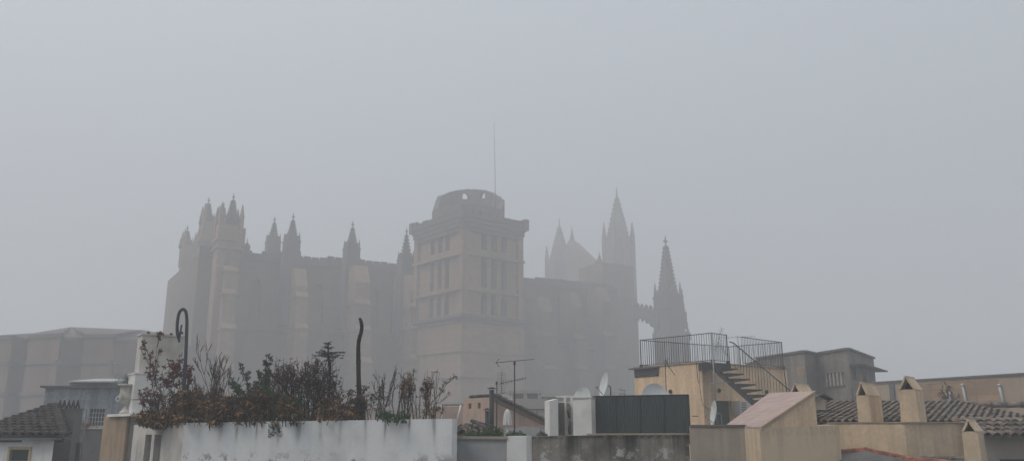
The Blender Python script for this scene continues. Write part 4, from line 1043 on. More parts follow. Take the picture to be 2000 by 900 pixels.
# metal stair
sr = thing('metal_stair', (gapP.x, gapP.y, zN_bot - 2.5), 'black steel outside stair with open wedge treads climbing to the roof terrace', 'stair')
dT = Vector((.93, .36)).normalized(); dS = Vector((.175, -.15)); rise = .205
S0 = A(1402, 720, 31.9)
mb = MB(); wall(mb, V2((NPt.x - .45, 31.85)), V2((gapP.x - .1, 31.95)), .55, S0.z - .02, S0.z + .22); mb.build('landing', m_dark, sr)
endp = []
for k in range(13):
    p = S0 + Vector((dS.x * k, dS.y * k, -rise * k)); mb = MB(); q = V2(p); e = q + dT * .80
    tn = Vector((-dT.y, dT.x))
    mb.prism([q - tn * .20, e - tn * .15, e + tn * .15, q + tn * .20], [p.z - .13, p.z - .02, p.z - .02, p.z - .13], p.z + .03); mb.build('tread', m_dark, sr)
    endp.append(Vector((e.x, e.y, p.z)))
mb = MB(); a_, b_ = S0 + Vector((0, 0, -.12)), S0 + Vector((dS.x * 12, dS.y * 12, -rise * 12 - .12))
mb.prism([V2(a_) - dT * .06, V2(a_) + dT * .06, V2(b_) + dT * .06, V2(b_) - dT * .06], [a_.z - .08, a_.z - .08, b_.z - .08, b_.z - .08], [a_.z + .10, a_.z + .10, b_.z + .10, b_.z + .10]); mb.build('stringer', m_dark, sr)
mb = MB(); hr = [e + Vector((0, 0, 1.02)) for e in endp]; mb.tube([hr[0] + Vector((-.12, .1, .06))] + hr, .024, n=6)
for i, e in enumerate(endp):
    mb.tube([e, hr[i]], .009, n=4)
    if i < 12: m_ = e.lerp(endp[i + 1], .5); mb.tube([m_, hr[i].lerp(hr[i + 1], .5)], .009, n=4)
mb.build('handrail', m_dark, sr)

# TV antennas
def yagi(mb, c, d, L, n, w, el=Vector((0, 1, 0)), fan=False):
    d = Vector(d).normalized(); c = Vector(c); mb.tube([c - d * L / 2, c + d * L / 2], .009, n=4)
    el = Vector(el).normalized()
    for k in range(n):
        p = c - d * L / 2 + d * L * k / (n - 1); ww = w * (1 - .45 * k / n); mb.tube([p - el * ww / 2, p + el * ww / 2], .0055, n=4)
def antenna(label, base, topz, heads, group='television antennas on the rooftops', r=.018, mat=None):
    root = thing('tv_antenna', base, label, 'antenna', group); b = Vector(base)
    mb = MB(); mb.tube([b, (b.x, b.y, topz)], r, n=6); mb.build('mast', mat or m_steel, root)
    for h in heads:
        mb = MB(); h(mb); mb.build('antenna_head', mat or m_steel, root)
    return root
Ya = 30.2
antenna('tall antenna in front of the stair with a tilted ladder-like head above the railing', A(1401, 850, Ya), ZR(650, Ya),
        [lambda mb: yagi(mb, A(1404, 662, Ya), (.35, 0, 1), .85, 9, .38, el=(.8, .5, -.3)), lambda mb: yagi(mb, A(1412, 682, Ya), (.5, .2, -.7), .6, 6, .25, el=(.8, -.3, .5)), lambda mb: mb.tube([A(1388, 748, Ya), A(1424, 746, Ya)], .016, n=5)], r=.028)
antenna('antenna at the left corner of the yellow roof with a low drooping boom', A(1303, 800, 33.2), ZR(703, 33.2),
        [lambda mb: yagi(mb, A(1325, 711, 33.0), (1, -.15, .14), 1.05, 10, .16, el=(0, .3, 1)), lambda mb: mb.tube([A(1300, 702, 33), A(1304, 712, 33), A(1318, 732, 33)], .014, n=5), lambda mb: yagi(mb, A(1302, 707, 33.1), (.3, 0, 1), .3, 4, .3, el=(.9, .3, -.3))], mat=m_dark)
antenna('faint horizontal antenna behind the right side of the railing', A(1445, 720, 39), ZR(655, 39), [lambda mb: yagi(mb, A(1445, 658, 39), (1, .1, .06), 1.5, 9, .3, el=(0, .8, .6))])
Yb = 24.5
antenna('tall antenna mast with a long horizontal boom beside the peach gable', A(1005, 850, Yb), ZR(706, Yb),
        [lambda mb: yagi(mb, A(1005, 704.5, Yb), (1, 0, .09), 1.15, 9, .5, el=(0, 1, .05)), lambda mb: mb.tube([A(975, 700, Yb), A(969, 707, Yb), A(975, 716, Yb)], .01, n=4), lambda mb: yagi(mb, A(1002, 743, Yb - .1), (1, .1, .22), .75, 10, .14, el=(0, .2, 1)), lambda mb: mb.lathe(A(1005, 712, Yb), [(.035, 0), (.035, .09), (.02, .1)], n=6)], r=.02, mat=m_dark)
def grid(mb):
    for k in range(11): mb.tube([A(971, 729 + k * 3.6, Yb - .2), A(989, 728.5 + k * 3.6, Yb)], .004, n=3)
    mb.tube([A(980, 725, Yb - .1), A(980, 768, Yb - .1)], .008, n=4)
    mb.tube([A(972, 769, Yb), A(990, 766, Yb)], .008, n=4)
antenna('short antenna mast with a wire grid panel between the black stovepipe and the tall mast', A(970, 850, Yb - .3), ZR(744, Yb - .3), [grid, lambda mb: mb.lathe(A(970, 750, Yb - .3), [(.03, 0), (.03, .07), (.02, .08)], n=6)], r=.016, mat=m_dark)
Yl = 48
antenna('faint thin antenna with short prongs above the blue grey house', A(222, 765, Yl), ZR(714, Yl), [lambda mb: yagi(mb, A(222, 720, Yl), (.2, 0, 1), .6, 4, .5, el=(1, .3, .1))], r=.014)
antenna('second faint thin antenna, further right above the blue grey house', A(234, 765, Yl), ZR(712, Yl), [lambda mb: yagi(mb, A(234, 722, Yl), (-.1, 0, 1), .7, 4, .45, el=(1, -.3, .1))], r=.014)
# stovepipes
def stovepipe(label, px, py0, py1, Y, r, cap=True):
    b = A(px, py0, Y); t = ZR(py1, Y); root = thing('stovepipe', b, label, 'stovepipe', 'black stovepipes beside the peach house')
    mb = MB(); mb.lathe((b.x, b.y, b.z - .6), [(r, 0), (r, t - b.z + .6 - .07)], n=14); mb.build('pipe', m_dark, root)
    mb = MB(); mb.lathe((b.x, b.y, t - .04), [(r * 1.9, 0), (r * 1.9, .012), (r * .4, .05)], n=14)
    for k in range(4): an = k * 1.57 + .4; mb.tube([(b.x + math.cos(an) * r, b.y + math.sin(an) * r, t - .1), (b.x + math.cos(an) * r, b.y + math.sin(an) * r, t - .03)], .006, n=3)
    mb.build('cap', m_dark, root)
stovepipe('tall black stovepipe with a flat cap in front of the peach house', 960, 835, 756, 23, .066)
stovepipe('short black stovepipe left of the tall one', 951, 838, 797, 22.6, .056)

# ---------------------------------------------------------------- peach gabled house
a, b, c = V2(C(905, 31.6, 785)), V2(C(962, 29.6, 783)), V2(C(1072, 32.5, 829))
ph = thing('peach_house', (b.x, b.y, 0), 'small peach rendered house with a sloping tiled gable and two tiny windows', 'house')
zA = ZR(784, 30.5); zC = ZR(828, 32.5); L1 = (b - a).length; L2 = (c - b).length
mb = MB(); hs_ = []
for px_ in (918, 936): u_ = u_on(a, b, px_); hs_.append(rect(u_ - .13, u_ + .11, ZR(797, 30.5), ZR(786, 30.5) - .0))
zA2 = zA + .14
mb.panel(a, b, rect(0, L1, 0, zA2), hs_, .15); mb.panel(b, c, [(0, 0), (L2, 0), (L2, zC), (0, zA2)], [], .1)
back = c + (a - b); mb.panel(c, back, rect(0, L1, 0, zC), [], .1); mb.panel(back, a, [(0, 0), (L2, 0), (L2, zA2), (0, zC)], [], .1)
mb.build('wall', m_peach, ph, nofix=True)
d1 = (b - a).normalized(); n1 = Vector((-d1.y, d1.x))
for px_ in (918, 936): u_ = u_on(a, b, px_); mb = MB(); q = a + n1 * .14; wall(mb, q + d1 * (u_ - .15), q + d1 * (u_ + .13), .03, ZR(798, 30.5), ZR(785, 30.5)); mb.build('window', m_gray, ph)
mb = MB(); slope = Vector((c.x - b.x, c.y - b.y, zC - zA2)); up_ = -slope.normalized(); ed = Vector((a.x - b.x, a.y - b.y, 0)).normalized()
o_ = Vector((c.x, c.y, zC + .03)) - ed * .06 - up_ * .12; nL = int((slope.length + .12) / .34)
tile_roof(mb, o_, ed, up_, int(L1 / .21), nL); mb.build('tiled_roof', m_tile, ph)
mb = MB(); wall(mb, b - Vector((.0, .06)), c - Vector((.0, .06)), .14, [zA2 - .12, zC - .12, zC - .12, zA2 - .12], (zA2 + .02, zC + .02)); mb.build('verge_board', plaster('faded_wood', (.16, .105, .085), (.08, .06, .05), .5, 3, fine=.1), ph)
# low wall, parasol, planks, green shrubs
a, b = C(985, 26.3, 833), C(1070, 26, 833); mb = MB(); wall(mb, a, b, .2, 0, ZR(834, 26.1))
r_ = thing('terrace_wall', (a[0], a[1], ZR(834, 26)), 'low grey white terrace wall behind the white parasol foot, below the peach gable', 'wall'); mb.build('wall', m_greywall, r_)
mb = MB(); wall(mb, (a[0] + .5, a[1] - .05), (b[0], b[1] - .05), .3, ZR(834, 26.1) + .002, ZR(832, 26.1)); mb.build('coping', m_peach, r_)
c = A(991, 836, 25.6); r_ = thing('closed_parasol', c, 'folded white parasol standing in front of the peach gable', 'parasol')
H = ZR(798, 25.6) - c.z
mb = MB(); nseg = 24; prof = [(.15, .10), (.145, .16), (.13, .28), (.115, .40), (.085, .5), (.035, H - .02), (.0, H)]
rings = []
for r0, z in prof: rings.append([mb.bm.verts.new((c.x + math.cos(k * 6.2832 / nseg) * r0 * (1 if k % 3 else .72), c.y + math.sin(k * 6.2832 / nseg) * r0 * (1 if k % 3 else .72), c.z + z)) for k in range(nseg)])
for i in range(len(rings) - 1):
    for k in range(nseg):
        f = mb.bm.faces.new((rings[i][k], rings[i][(k + 1) % nseg], rings[i + 1][(k + 1) % nseg], rings[i + 1][k])); f[mb.tl] = .5
mb.build('canopy', m_cloth, r_)
mb = MB(); mb.tube([(c.x, c.y, c.z - .9), (c.x, c.y, c.z + .3)], .02, n=7); mb.build('pole', m_white3, r_)
# ruined tile roof in front
o_ = A(886, 850, 19.5); o_.z -= .02
r_ = thing('broken_tile_roof', o_, 'untidy low roof of broken brown tiles left of the green shrubs', 'roof')
mb = MB(); tile_roof(mb, o_, (1, .15, .0), (0.2, .95, .14), 3, 4, jit=.03); 
for k in range(26):
    p = A(rnd.uniform(888, 938), rnd.uniform(832, 850), rnd.uniform(19.6, 20.6)); d = Vector((rnd.uniform(-.2, .2), rnd.uniform(-.1, .1), rnd.uniform(-.03, .06))); mb.tube([p - d, p + d], .022, n=5, tint=rnd.random())
mb.build('tiles', m_tile, r_)
mb = MB(); mb.box(o_.x - .2, o_.x + .75, 20.9, 21.3, 0, ZR(842, 21)); mb.build('wall', m_gray, r_)
mb = MB(); mb.tube([A(921, 821, 21), A(935, 826, 20.8), A(950, 830, 20.6)], .05, n=6)
one('roof_beam', mb, m_dark, 'dark wooden beam lying on the broken tiles left of the short stovepipe', 'beam', A(921, 821, 21))
def green(label, px, py0, py1, Y, wpx, n, mat=m_brgreen):
    b = A(px, py0, Y); root = thing('green_shrub', b, label, 'shrub', 'green shrubs behind the low grey wall'); H = ZR(py1, Y) - b.z; Wd = wpx / 1600 * Y; mb = MB(); lm = MB(); tips = []; mids = []
    for k in range(6):
        d = Vector((rnd.uniform(-.8, .8) * Wd / H * .5, rnd.uniform(-.3, .3), 1)); branch(mb, b - Vector((0, 0, .1)), d, H * .55, .010, 2, tips, .3, .05, mids=mids, shrink=.6)
    mb.build('stems', m_twig, root)
    for k in range(n):
        an = rnd.uniform(0, 6.28); rr = rnd.random() ** .5; p = b + Vector((math.cos(an) * rr * Wd / 2, math.sin(an) * rr * .3, rnd.random() * H * (1 - rr * .6) * rnd.uniform(.6, 1.0))); star(lm, p, .055, 5, rnd.random(), .45)
    lm.build('leaves', mat, root)
green('bushy bright green shrub under the black stovepipes', 962, 852, 823, 18.6, 44, 190)
green('small low green shrub left of the bushy one, on the broken tiles', 925, 852, 834, 18.9, 34, 80)
green('low green shrub at the right end of the group, near the white pier', 1008, 852, 837, 18.4, 36, 90)
green('small green sprig against the narrow white wall stub', 1058, 852, 836, 19.5, 22, 24, m_grleaf)
# canopy line left of the peach house
a, b = A(858, 787, 33), A(904, 787, 33); r_ = thing('awning', a, 'thin pale awning roof left of the peach house, held by slanted white struts', 'awning')
mb = MB(); mb.prism([(a.x, 33), (b.x, 32.6), (b.x, 35), (a.x, 35)], ZR(789, 33), ZR(786, 33)); mb.build('sheet', m_metalroof, r_)
mb = MB()
for x in (900, 915): mb.tube([A(x, 790, 32.5), A(x - 8, 822, 32.3)], .03, n=5)
mb.tube([A(862, 789, 33), A(862, 830, 33)], .03, n=5); mb.build('strut', m_white3, r_)
a = A(860, 800, 37); mb = MB(); mb.box(A(845, 800, 37).x, A(915, 800, 37).x, 37, 40, 0, ZR(793, 37)); one('garden_wall', mb, m_peach, 'low pinkish wall behind the awning', 'wall', a)

# ---------------------------------------------------------------- faint mid distance roofs
def far_house(label, px0, px1, Y, py, roof_py=None, mat=None, win=(), dY=7, skew=0):
    a, b = C(px0, Y, py), C(px1, Y + skew, py); z = ZR(py, Y); root = thing('distant_house', (a[0], Y, 0), label, 'house', 'foggy houses below the cathedral')
    mb = MB(); wall(mb, a, b, dY, 0, z); mb.build('wall', mat or m_sand, root)
    mb = MB(); d = (V2(b) - V2(a)).normalized(); nn = Vector((-d.y, d.x))
    P = [V2(a) - nn * .3 - d * .2, V2(b) - nn * .3 + d * .2, V2(b) + nn * dY, V2(a) + nn * dY]
    if roof_py:
        zr = ZR(roof_py, Y + dY * .5); m0, m1 = (P[0] + P[3]) / 2, (P[1] + P[2]) / 2
        v = lambda p, z_: (p.x, p.y, z_)
        mb.face([v(P[0], z + .05), v(P[1], z + .05), v(m1, zr), v(m0, zr)], .5); mb.face([v(P[3], z + .05), v(P[2], z + .05), v(m1, zr), v(m0, zr)], .5)
        mb.face([v(P[0], z + .05), v(m0, zr), v(P[3], z + .05)], .5); mb.face([v(P[1], z + .05), v(m1, zr), v(P[2], z + .05)], .5)
    else: mb.prism(P, z + .002, z + .2)
    mb.build('roof', m_tile if roof_py else m_tan, root)
    for (x, y) in win:
        w_ = MB(); q = A(x, y, Y - .03 + skew * (x - px0) / (px1 - px0)); w_.box(q.x - .4, q.x + .4, q.y - .02, q.y + .05, q.z - .6, q.z + .6); w_.build('window', m_gray, root)
far_house('faint whitish house block just right of the bell tower base', 998, 1053, 62, 768, None, m_white3, ((1012, 782), (1040, 782)))
far_house('faint low house with a sloping brown roof behind the peach gable', 1012, 1066, 46, 800, 778, m_white2)
far_house('faint pinkish house behind the narrow white wall stub', 1062, 1120, 70, 776, 768, m_peach, ((1080, 790),))
far_house('faint grey house behind the thin upright dish', 1122, 1198, 74, 781, 776, m_tan, ((1150, 792), (1172, 792)))
far_house('faint low house touching the yellow house on its left', 1200, 1262, 66, 784, None, m_sand, ((1226, 794),))
far_house('faint low flat house left of the bell tower base, behind the dry shrubs', 700, 850, 72, 800, None, m_sand, ((760, 812),))
far_house('faint long roof low behind the dry shrubs near the crook pole', 380, 640, 80, 802, None, m_tan)

# ---------------------------------------------------------------- left: blue grey house
a, b = V2(C(89, 31, 757)), V2(C(262, 31.8, 760)); z = ZR(757, 31.2); L = (b - a).length
bh = thing('blue_grey_house', (a.x, a.y, 0), 'pale blue grey stained house with a dark cornice and one gridded window', 'house')
uw0, uw1 = u_on(a, b, 178), u_on(a, b, 207); mb = MB()
mb.panel(a, b, rect(0, L, 0, z), [rect(uw0, uw1, ZR(831, 31.4), ZR(797, 31.4))], .2)
lf = a + Vector((-.55, 1.6)) ; mb.panel(lf, a, rect(0, (a - lf).length, 0, z), [], .1)
mb.face([(a.x, a.y, z), (b.x, b.y, z), (b.x, b.y + 7, z), (lf.x, lf.y + 7, z)], .5)
mb.build('wall', m_blue, bh, nofix=True)
d_ = (b - a).normalized(); nn = Vector((-d_.y, d_.x))
mb = MB(); wall(mb, a - nn * .18 - d_ * .15, b - nn * .18, .5, z + .002, z + .07); wall(mb, lf - Vector((.15, 0)), a - Vector((.12, .15)), .3, z + .004, z + .068); mb.build('cornice', m_gray, bh)
mb = MB(); wall(mb, a + nn * .2 + d_ * (uw0 - .05), a + nn * .2 + d_ * (uw1 + .05), .03, ZR(832, 31.4), ZR(796, 31.4)); wv = mb.build('window', m_glass, bh)
mb = MB()
for k in range(6): p = a + nn * .1 + d_ * (uw0 + (uw1 - uw0) * k / 5); mb.obox(p, d_, .022, .03, ZR(831, 31.4), ZR(797, 31.4))
for k in range(5): zz = ZR(831, 31.4) + (ZR(797, 31.4) - ZR(831, 31.4)) * k / 4; wall(mb, a + nn * .085 + d_ * uw0, a + nn * .085 + d_ * uw1, .026, zz - .011, zz + .011)
mb.build('window_bars', m_galv, wv)
mb = MB(); wall(mb, a - nn * .1 + d_ * (uw0 - .25), a - nn * .1 + d_ * (uw1 + .1), .3, ZR(833.5, 31.4), ZR(831.5, 31.4)); mb.build('window_sill', m_white2, bh)
# roof box with metal sheet
a, b = C(136, 35, 748), C(218, 35, 748); r_ = thing('roof_shed', (a[0], 35, 17 + 2), 'small shed with a pale metal roof on top of the blue grey house', 'shed')
mb = MB(); wall(mb, a, b, 2, z - .5, ZR(746, 35)); mb.build('wall', m_conc, r_)
mb = MB(); a, b = C(130, 34.6, 744), C(220, 34.6, 748); P = [V2(a), V2(b), V2(b) + Vector((0, 2.5)), V2(a) + Vector((0, 2.5))]; mb.prism(P, [ZR(745, 34.6)] * 2 + [ZR(740, 37.1)] * 2, [ZR(743.5, 34.6)] * 2 + [ZR(739, 37.1)] * 2); mb.build('metal_roof', m_metalroof, r_)
# dark low wall in front of the window
a, b = C(118, 27.5, 836), C(212, 27, 836); mb = MB(); wall(mb, a, b, .25, 0, ZR(837, 27.2))
r_ = thing('grey_yard_wall', (a[0], a[1], 17.8), 'dark stained cement wall below the gridded window', 'wall'); mb.build('wall', m_gray, r_)
mb = MB(); wall(mb, (a[0], a[1] - .04), (b[0], b[1] - .04), .36, ZR(837, 27.2) + .002, ZR(834.5, 27.2)); mb.build('coping', m_white2, r_)
# grey chimney with spiky tiles
c = C(130, 24.3, 830); r_ = thing('grey_chimney', (c[0], c[1], 17), 'broad dark grey cement chimney topped by a row of pointed tiles', 'chimney')
zt = ZR(799, 24.3); mb = MB(); mb.obox(c, (1, .05), .60, .5, 0, zt); mb.obox(c, (1, .05), .66, .56, zt + .002, zt + .03); mb.build('stack', m_gray, r_)
mb = MB()
for k in range(5):
    x = c[0] - .26 + k * .13
    for sg in (-1, 1):
        P = [(x + sg * .062, zt + .03), (x, zt + .27), (x, zt + .235), (x + sg * .035, zt + .03)]
        fr = [mb.bm.verts.new((p[0], c[1] - .05, p[1])) for p in P]; bk = [mb.bm.verts.new((p[0], c[1] + .02, p[1])) for p in P]
        mb.bm.faces.new(fr); mb.bm.faces.new(bk[::-1])
        for i in range(4): mb.bm.faces.new((fr[i], fr[(i + 1) % 4], bk[(i + 1) % 4], bk[i]))
mb.build('tile_vent', m_tile_d, r_)
for (lb, px_, y0, y1, r) in (('short dark post standing low right of the grey chimney', 149, 905, 865, .055), ('thin grey pole right of the grey chimney', 157, 905, 800, .02)):
    q = A(px_, y0, 23.2); mb = MB(); mb.lathe((q.x, q.y, q.z - 1), [(r, 0), (r, ZR(y1, 23.2) - q.z + 1), (r * .5, ZR(y1, 23.2) - q.z + 1.03)], n=10); one('metal_post', mb, m_dark if r > .03 else m_steel, lb, 'post', q)
# dried plant pots on the yard wall
q = A(165, 834, 27.2); r_ = thing('dried_plant', q, 'withered brown potted plant on the yard wall left of the gridded window', 'plant')
mb = MB(); 
for k in range(120): star(mb, q + Vector((rnd.gauss(0, .16), rnd.uniform(-.1, .1), abs(rnd.gauss(.1, .08)))), .06, 3, rnd.random(), .35)
mb.build('leaves', tinted('dry_tan_leaves', [(.10, .07, .045), (.22, .15, .09), (.15, .10, .06)]), r_)
mb = MB(); mb.lathe(q + Vector((.05, 0, -.03)), [(.07, 0), (.1, .14), (.1, .16)], n=12); mb.build('pot', m_red, r_)
q = A(168, 834, 27.3)
# distant green tree top left of the chimney stack
q = A(252, 757, 36); r_ = thing('green_shrub', q, 'dark green shrub peeping over behind the urn', 'shrub')
mb = MB()
for k in range(420): mb_p = q + Vector((rnd.gauss(0, .22), rnd.gauss(0, .2), rnd.random() ** .8 * .62 * rnd.uniform(.6, 1))); star(mb, mb_p, .07, 3, rnd.random(), .4)
mb.build('leaves', m_grleaf, r_); mb = MB(); mb.tube([q - Vector((0, 0, .3)), q + Vector((0, 0, .4))], .03, n=5); mb.build('stem', m_twig, r_)

# ---------------------------------------------------------------- far left white house with dark tiled roof
a, b = V2(C(-60, 21, 858)), V2(C(106, 20.6, 858)); z = ZR(857, 20.7); L = (b - a).length
wh = thing('white_house', (b.x, b.y, 0), 'white house with a dark tiled roof and a yellow framed window, bottom left corner', 'house')
uw0, uw1 = u_on(a, b, 38), u_on(a, b, 74); mb = MB()
mb.panel(a, b, rect(0, L, 0, z), [rect(uw0, uw1, ZR(899, 20.8), ZR(877, 20.8))], .15); mb.panel(b, b + Vector((-2.1, 3.6)), rect(0, 4.16, 0, z), [], .1); mb.build('wall', m_white3, wh, nofix=True)
d_ = (b - a).normalized(); nn = Vector((-d_.y, d_.x)); mb = MB(); wall(mb, a + nn * .06 + d_ * (uw0 - .02), a + nn * .06 + d_ * (uw1 + .02), .03, ZR(901, 20.8), ZR(876, 20.8)); ww = mb.build('window', m_green_sh, wh)
mb = MB(); z0_, z1_ = ZR(899, 20.8), ZR(877, 20.8)
for (x0, x1, za_, zb2) in ((uw0 - .06, uw1 + .06, z1_, z1_ + .07), (uw0 - .06, uw1 + .06, z0_ - .07, z0_), (uw0 - .06, uw0, z0_, z1_), (uw1, uw1 + .06, z0_, z1_)): wall(mb, a - nn * .02 + d_ * x0, a - nn * .02 + d_ * x1, .06, za_, zb2)
mb.build('window_frame', m_yframe, ww)
mb = MB(); zr0 = z + .03; sl = Vector((0, 1, (ZR(794, 24.4) - zr0) / 3.9)); ou = Vector((a.x, a.y - .25, zr0)); nE = int((L + .15) / .21)
for i in range(nE + 1):
    x = a.x + i * .21; lim = min(12, int((b.x + .25 - x) / 2.45 * 12))
    if lim > 0: tile_roof(mb, (x, a.y - .25, zr0), (1, 0, 0), sl, 1, lim)
mb.build('tiled_roof', m_tile_d, wh)
mb = MB(); e_ = a.y - .25; mb.prism([(a.x, e_), (b.x + .15, e_), (b.x - 2.3, e_ + 3.9), (a.x, e_ + 3.9)], [zr0 - .1] * 2 + [zr0 + sl.z - .12] * 2, [zr0 - .01] * 2 + [zr0 + sl.z - .02] * 2); mb.build('roof_deck', m_dark, wh)
mb = MB(); mb.prism([(a.x, a.y - .2), (b.x + .1, b.y - .2), (b.x + .1, b.y + 1.0), (a.x, a.y + 1)], z - .02, z + .03); wall(mb, (a.x, 24.6), (PX(80, 24.6), 24.6), .1, 0, ZR(795, 24.5)); mb.build('eave', m_gray, wh)

# ---------------------------------------------------------------- right: ramp-roofed stair house in beige
ql, qr = A(1418, 831, 19.3), A(1486, 835, 16.6); tl, tr = A(1503, 768, 20.6), A(1591, 765, 18.2)
rh = thing('beige_stair_house', (qr.x, qr.y, 0), 'beige stair enclosure with a steep pink paved ramp roof', 'stair enclosure')
mb = MB(); P = [qr, V2(C(1601, 18.25, 800))]
pb = Vector((tr.x, tr.y)); 
mb.prism([V2(qr), pb, V2(tl), V2(ql)], 0, [qr.z - .03, tr.z - .03, tl.z - .03, ql.z - .03]); mb.build('wall', m_beige, rh)
mb = MB(); ovh = .03
c_ = (qr + tr + tl + ql) / 4
PP = [c_ + (p - c_) * 1.0 for p in (qr, tr, tl, ql)]; mb.prism([V2(p) for p in PP], [p.z - .028 for p in PP], [p.z + .02 for p in PP]); mb.build('ramp_roof', m_pinkt, rh)
mb = MB(); dd = (V2(tr) - V2(qr)).normalized(); nq = Vector((dd.y, -dd.x)) * .03
mb.prism([V2(qr) + nq, V2(tr) + nq, V2(tr) - nq * .8, V2(qr) - nq * .8], [qr.z - .05, tr.z - .05, tr.z - .05, qr.z - .05], [qr.z + .03, tr.z + .03, tr.z + .03, qr.z + .03]); mb.build('ramp_edge', m_sand, rh)
# lower beige block and long beige wall
a, b = V2(C(1480, 16.2, 870)), V2(C(1642, 15.6, 870)); e0, e1 = V2(qr), V2(C(1602, 18.3, 830))
mb = MB(); mb.prism([V2(C(1484, 16.55, 850)), V2(C(1640, 17.8, 850)), V2(C(1625, 19.4, 850)), V2(C(1590, 20.0, 850))], 0, [ZR(836, 16.55), ZR(829, 17.8), ZR(829, 19.4), ZR(829, 20)]); 
one('beige_wall', mb, m_beige, 'plain beige wall at the foot of the pink ramp roof', 'wall', (a.x, a.y, 17.9))
a, b, c = V2(C(1615, 20.8, 826)), V2(C(1765, 19.2, 826)), V2(C(1902, 19.8, 826)); z = ZR(825, 20.2)
bw = thing('long_beige_wall', (b.x, b.y, 0), 'long beige rendered wall below the tiled roof, with three pointed chimneys near it', 'wall')
mb = MB(); z_ = ZR(826, 20); mb.prism([a, b, c, c + Vector((.3, 1.2)), a + Vector((.2, 1.2))], 0, z_); mb.build('wall', m_beige, bw)
mb = MB(); wall(mb, a - Vector((0, .04)), b + Vector((0, -.04)), .3, z_ + .002, z_ + .03); wall(mb, b + Vector((.0, -.04)), c - Vector((0, .04)), .3, z_ + .003, z_ + .031); mb.build('coping', m_tan, bw)
def pchim(label, px, Y, top_py, base_py, w, dp, hc=.30, ux=(.8, -.6)):
    ux = Vector(ux).normalized(); uy = Vector((-ux.y, ux.x)); zc = ZR(top_py, Y) - hc; p = V2(C(px, Y, base_py)); zb_ = ZR(base_py, Y) - .5
    root = thing('pointed_chimney', (p.x, p.y, zb_), label, 'chimney', 'pointed beige chimneys')
    q = p + uy * dp / 2
    mb = MB(); k = 1.16
    lo = [q + ux * s * w * k / 2 + uy * t * dp / 2 for s, t in ((-1, -1), (1, -1), (1, 1), (-1, 1))]; hi = [q + ux * s * w / 2 + uy * t * dp / 2 for s, t in ((-1, -1), (1, -1), (1, 1), (-1, 1))]
    L_ = [mb.bm.verts.new((v.x, v.y, zb_)) for v in lo]; H_ = [mb.bm.verts.new((v.x, v.y, zc)) for v in hi]
    for i in range(4): mb.bm.faces.new((L_[i], L_[(i + 1) % 4], H_[(i + 1) % 4], H_[i]))
    mb.bm.faces.new(H_); mb.build('shaft', m_beige, root)
    mb = MB(); th = .05; hw = w / 2 + .01; hd = dp / 2 + .02
    def pr(u_, t_, z__): v = q + ux * u_ + uy * t_; return (v.x, v.y, z__)
    for s in (-1, 1):
        O = [(s * hw, 0), (s * .015, hc), (s * .015, hc - th * 1.5), (s * (hw - th), 0)]
        fr = [mb.bm.verts.new(pr(u_, -hd, zc + .002 + z__)) for u_, z__ in O]; bk = [mb.bm.verts.new(pr(u_, hd, zc + .002 + z__)) for u_, z__ in O]
        mb.bm.faces.new(fr); mb.bm.faces.new(bk[::-1])
        for i in range(4): mb.bm.faces.new((fr[i], fr[(i + 1) % 4], bk[(i + 1) % 4], bk[i]))
    O = [(-.03, hc - .03), (.03, hc - .03), (.03, hc + .02), (-.03, hc + .02)]
    fr = [mb.bm.verts.new(pr(u_, -hd - .01, zc + z__)) for u_, z__ in O]; bk = [mb.bm.verts.new(pr(u_, hd + .01, zc + z__)) for u_, z__ in O]
    mb.bm.faces.new(fr); mb.bm.faces.new(bk[::-1])
    for i in range(4): mb.bm.faces.new((fr[i], fr[(i + 1) % 4], bk[(i + 1) % 4], bk[i]))
    mb.build('gabled_cap', m_beige, root)
    mb = MB(); ins = hw - th; f = [pr(-ins, .02, zc + .003), pr(ins, .02, zc + .003), pr(0, .02, zc + hc - th * 1.2)]; mb.face(f, .5); mb.build('flue', m_hollow, root)
pchim('beige pointed chimney just left of the tallest one, on the long beige wall', 1689, 20.4, 747, 823, .28, 1.25)
pchim('tallest beige pointed chimney, standing right of the middle of the tiled roof', 1778, 19.9, 735, 822, .37, .85)
pchim('nearest beige pointed chimney, at the bottom right in front of the wall end', 1901, 17.0, 820, 900, .28, .75, hc=.22)
pchim('pointed chimney top peeping over the upper edge of the pink ramp roof', 1556, 21.0, 749, 790, .25, 1.0, hc=.2)
mb = MB(); c = C(1602, 23.0, 775); r_ = thing('clay_chimney_cowl', (c[0], c[1], ZR(795, 23)), 'small weathered hooded chimney just right of the pink ramp roof', 'chimney')
mb.obox(c, (.9, -.4), .26, .34, ZR(800, 23), ZR(781, 23)); mb.build('shaft', m_tan, r_); mb = MB(); cz = ZR(781, 23)
for s in (-1, 1): mb.prism([(c[0], c[1] - .25), (c[0] + s * .28, c[1] - .2), (c[0] + s * .28, c[1] + .25), (c[0], c[1] + .2)], [cz + .13, cz, cz, cz + .13], [cz + .17, cz + .03, cz + .03, cz + .17])
mb.build('hood', m_tile_d, r_)
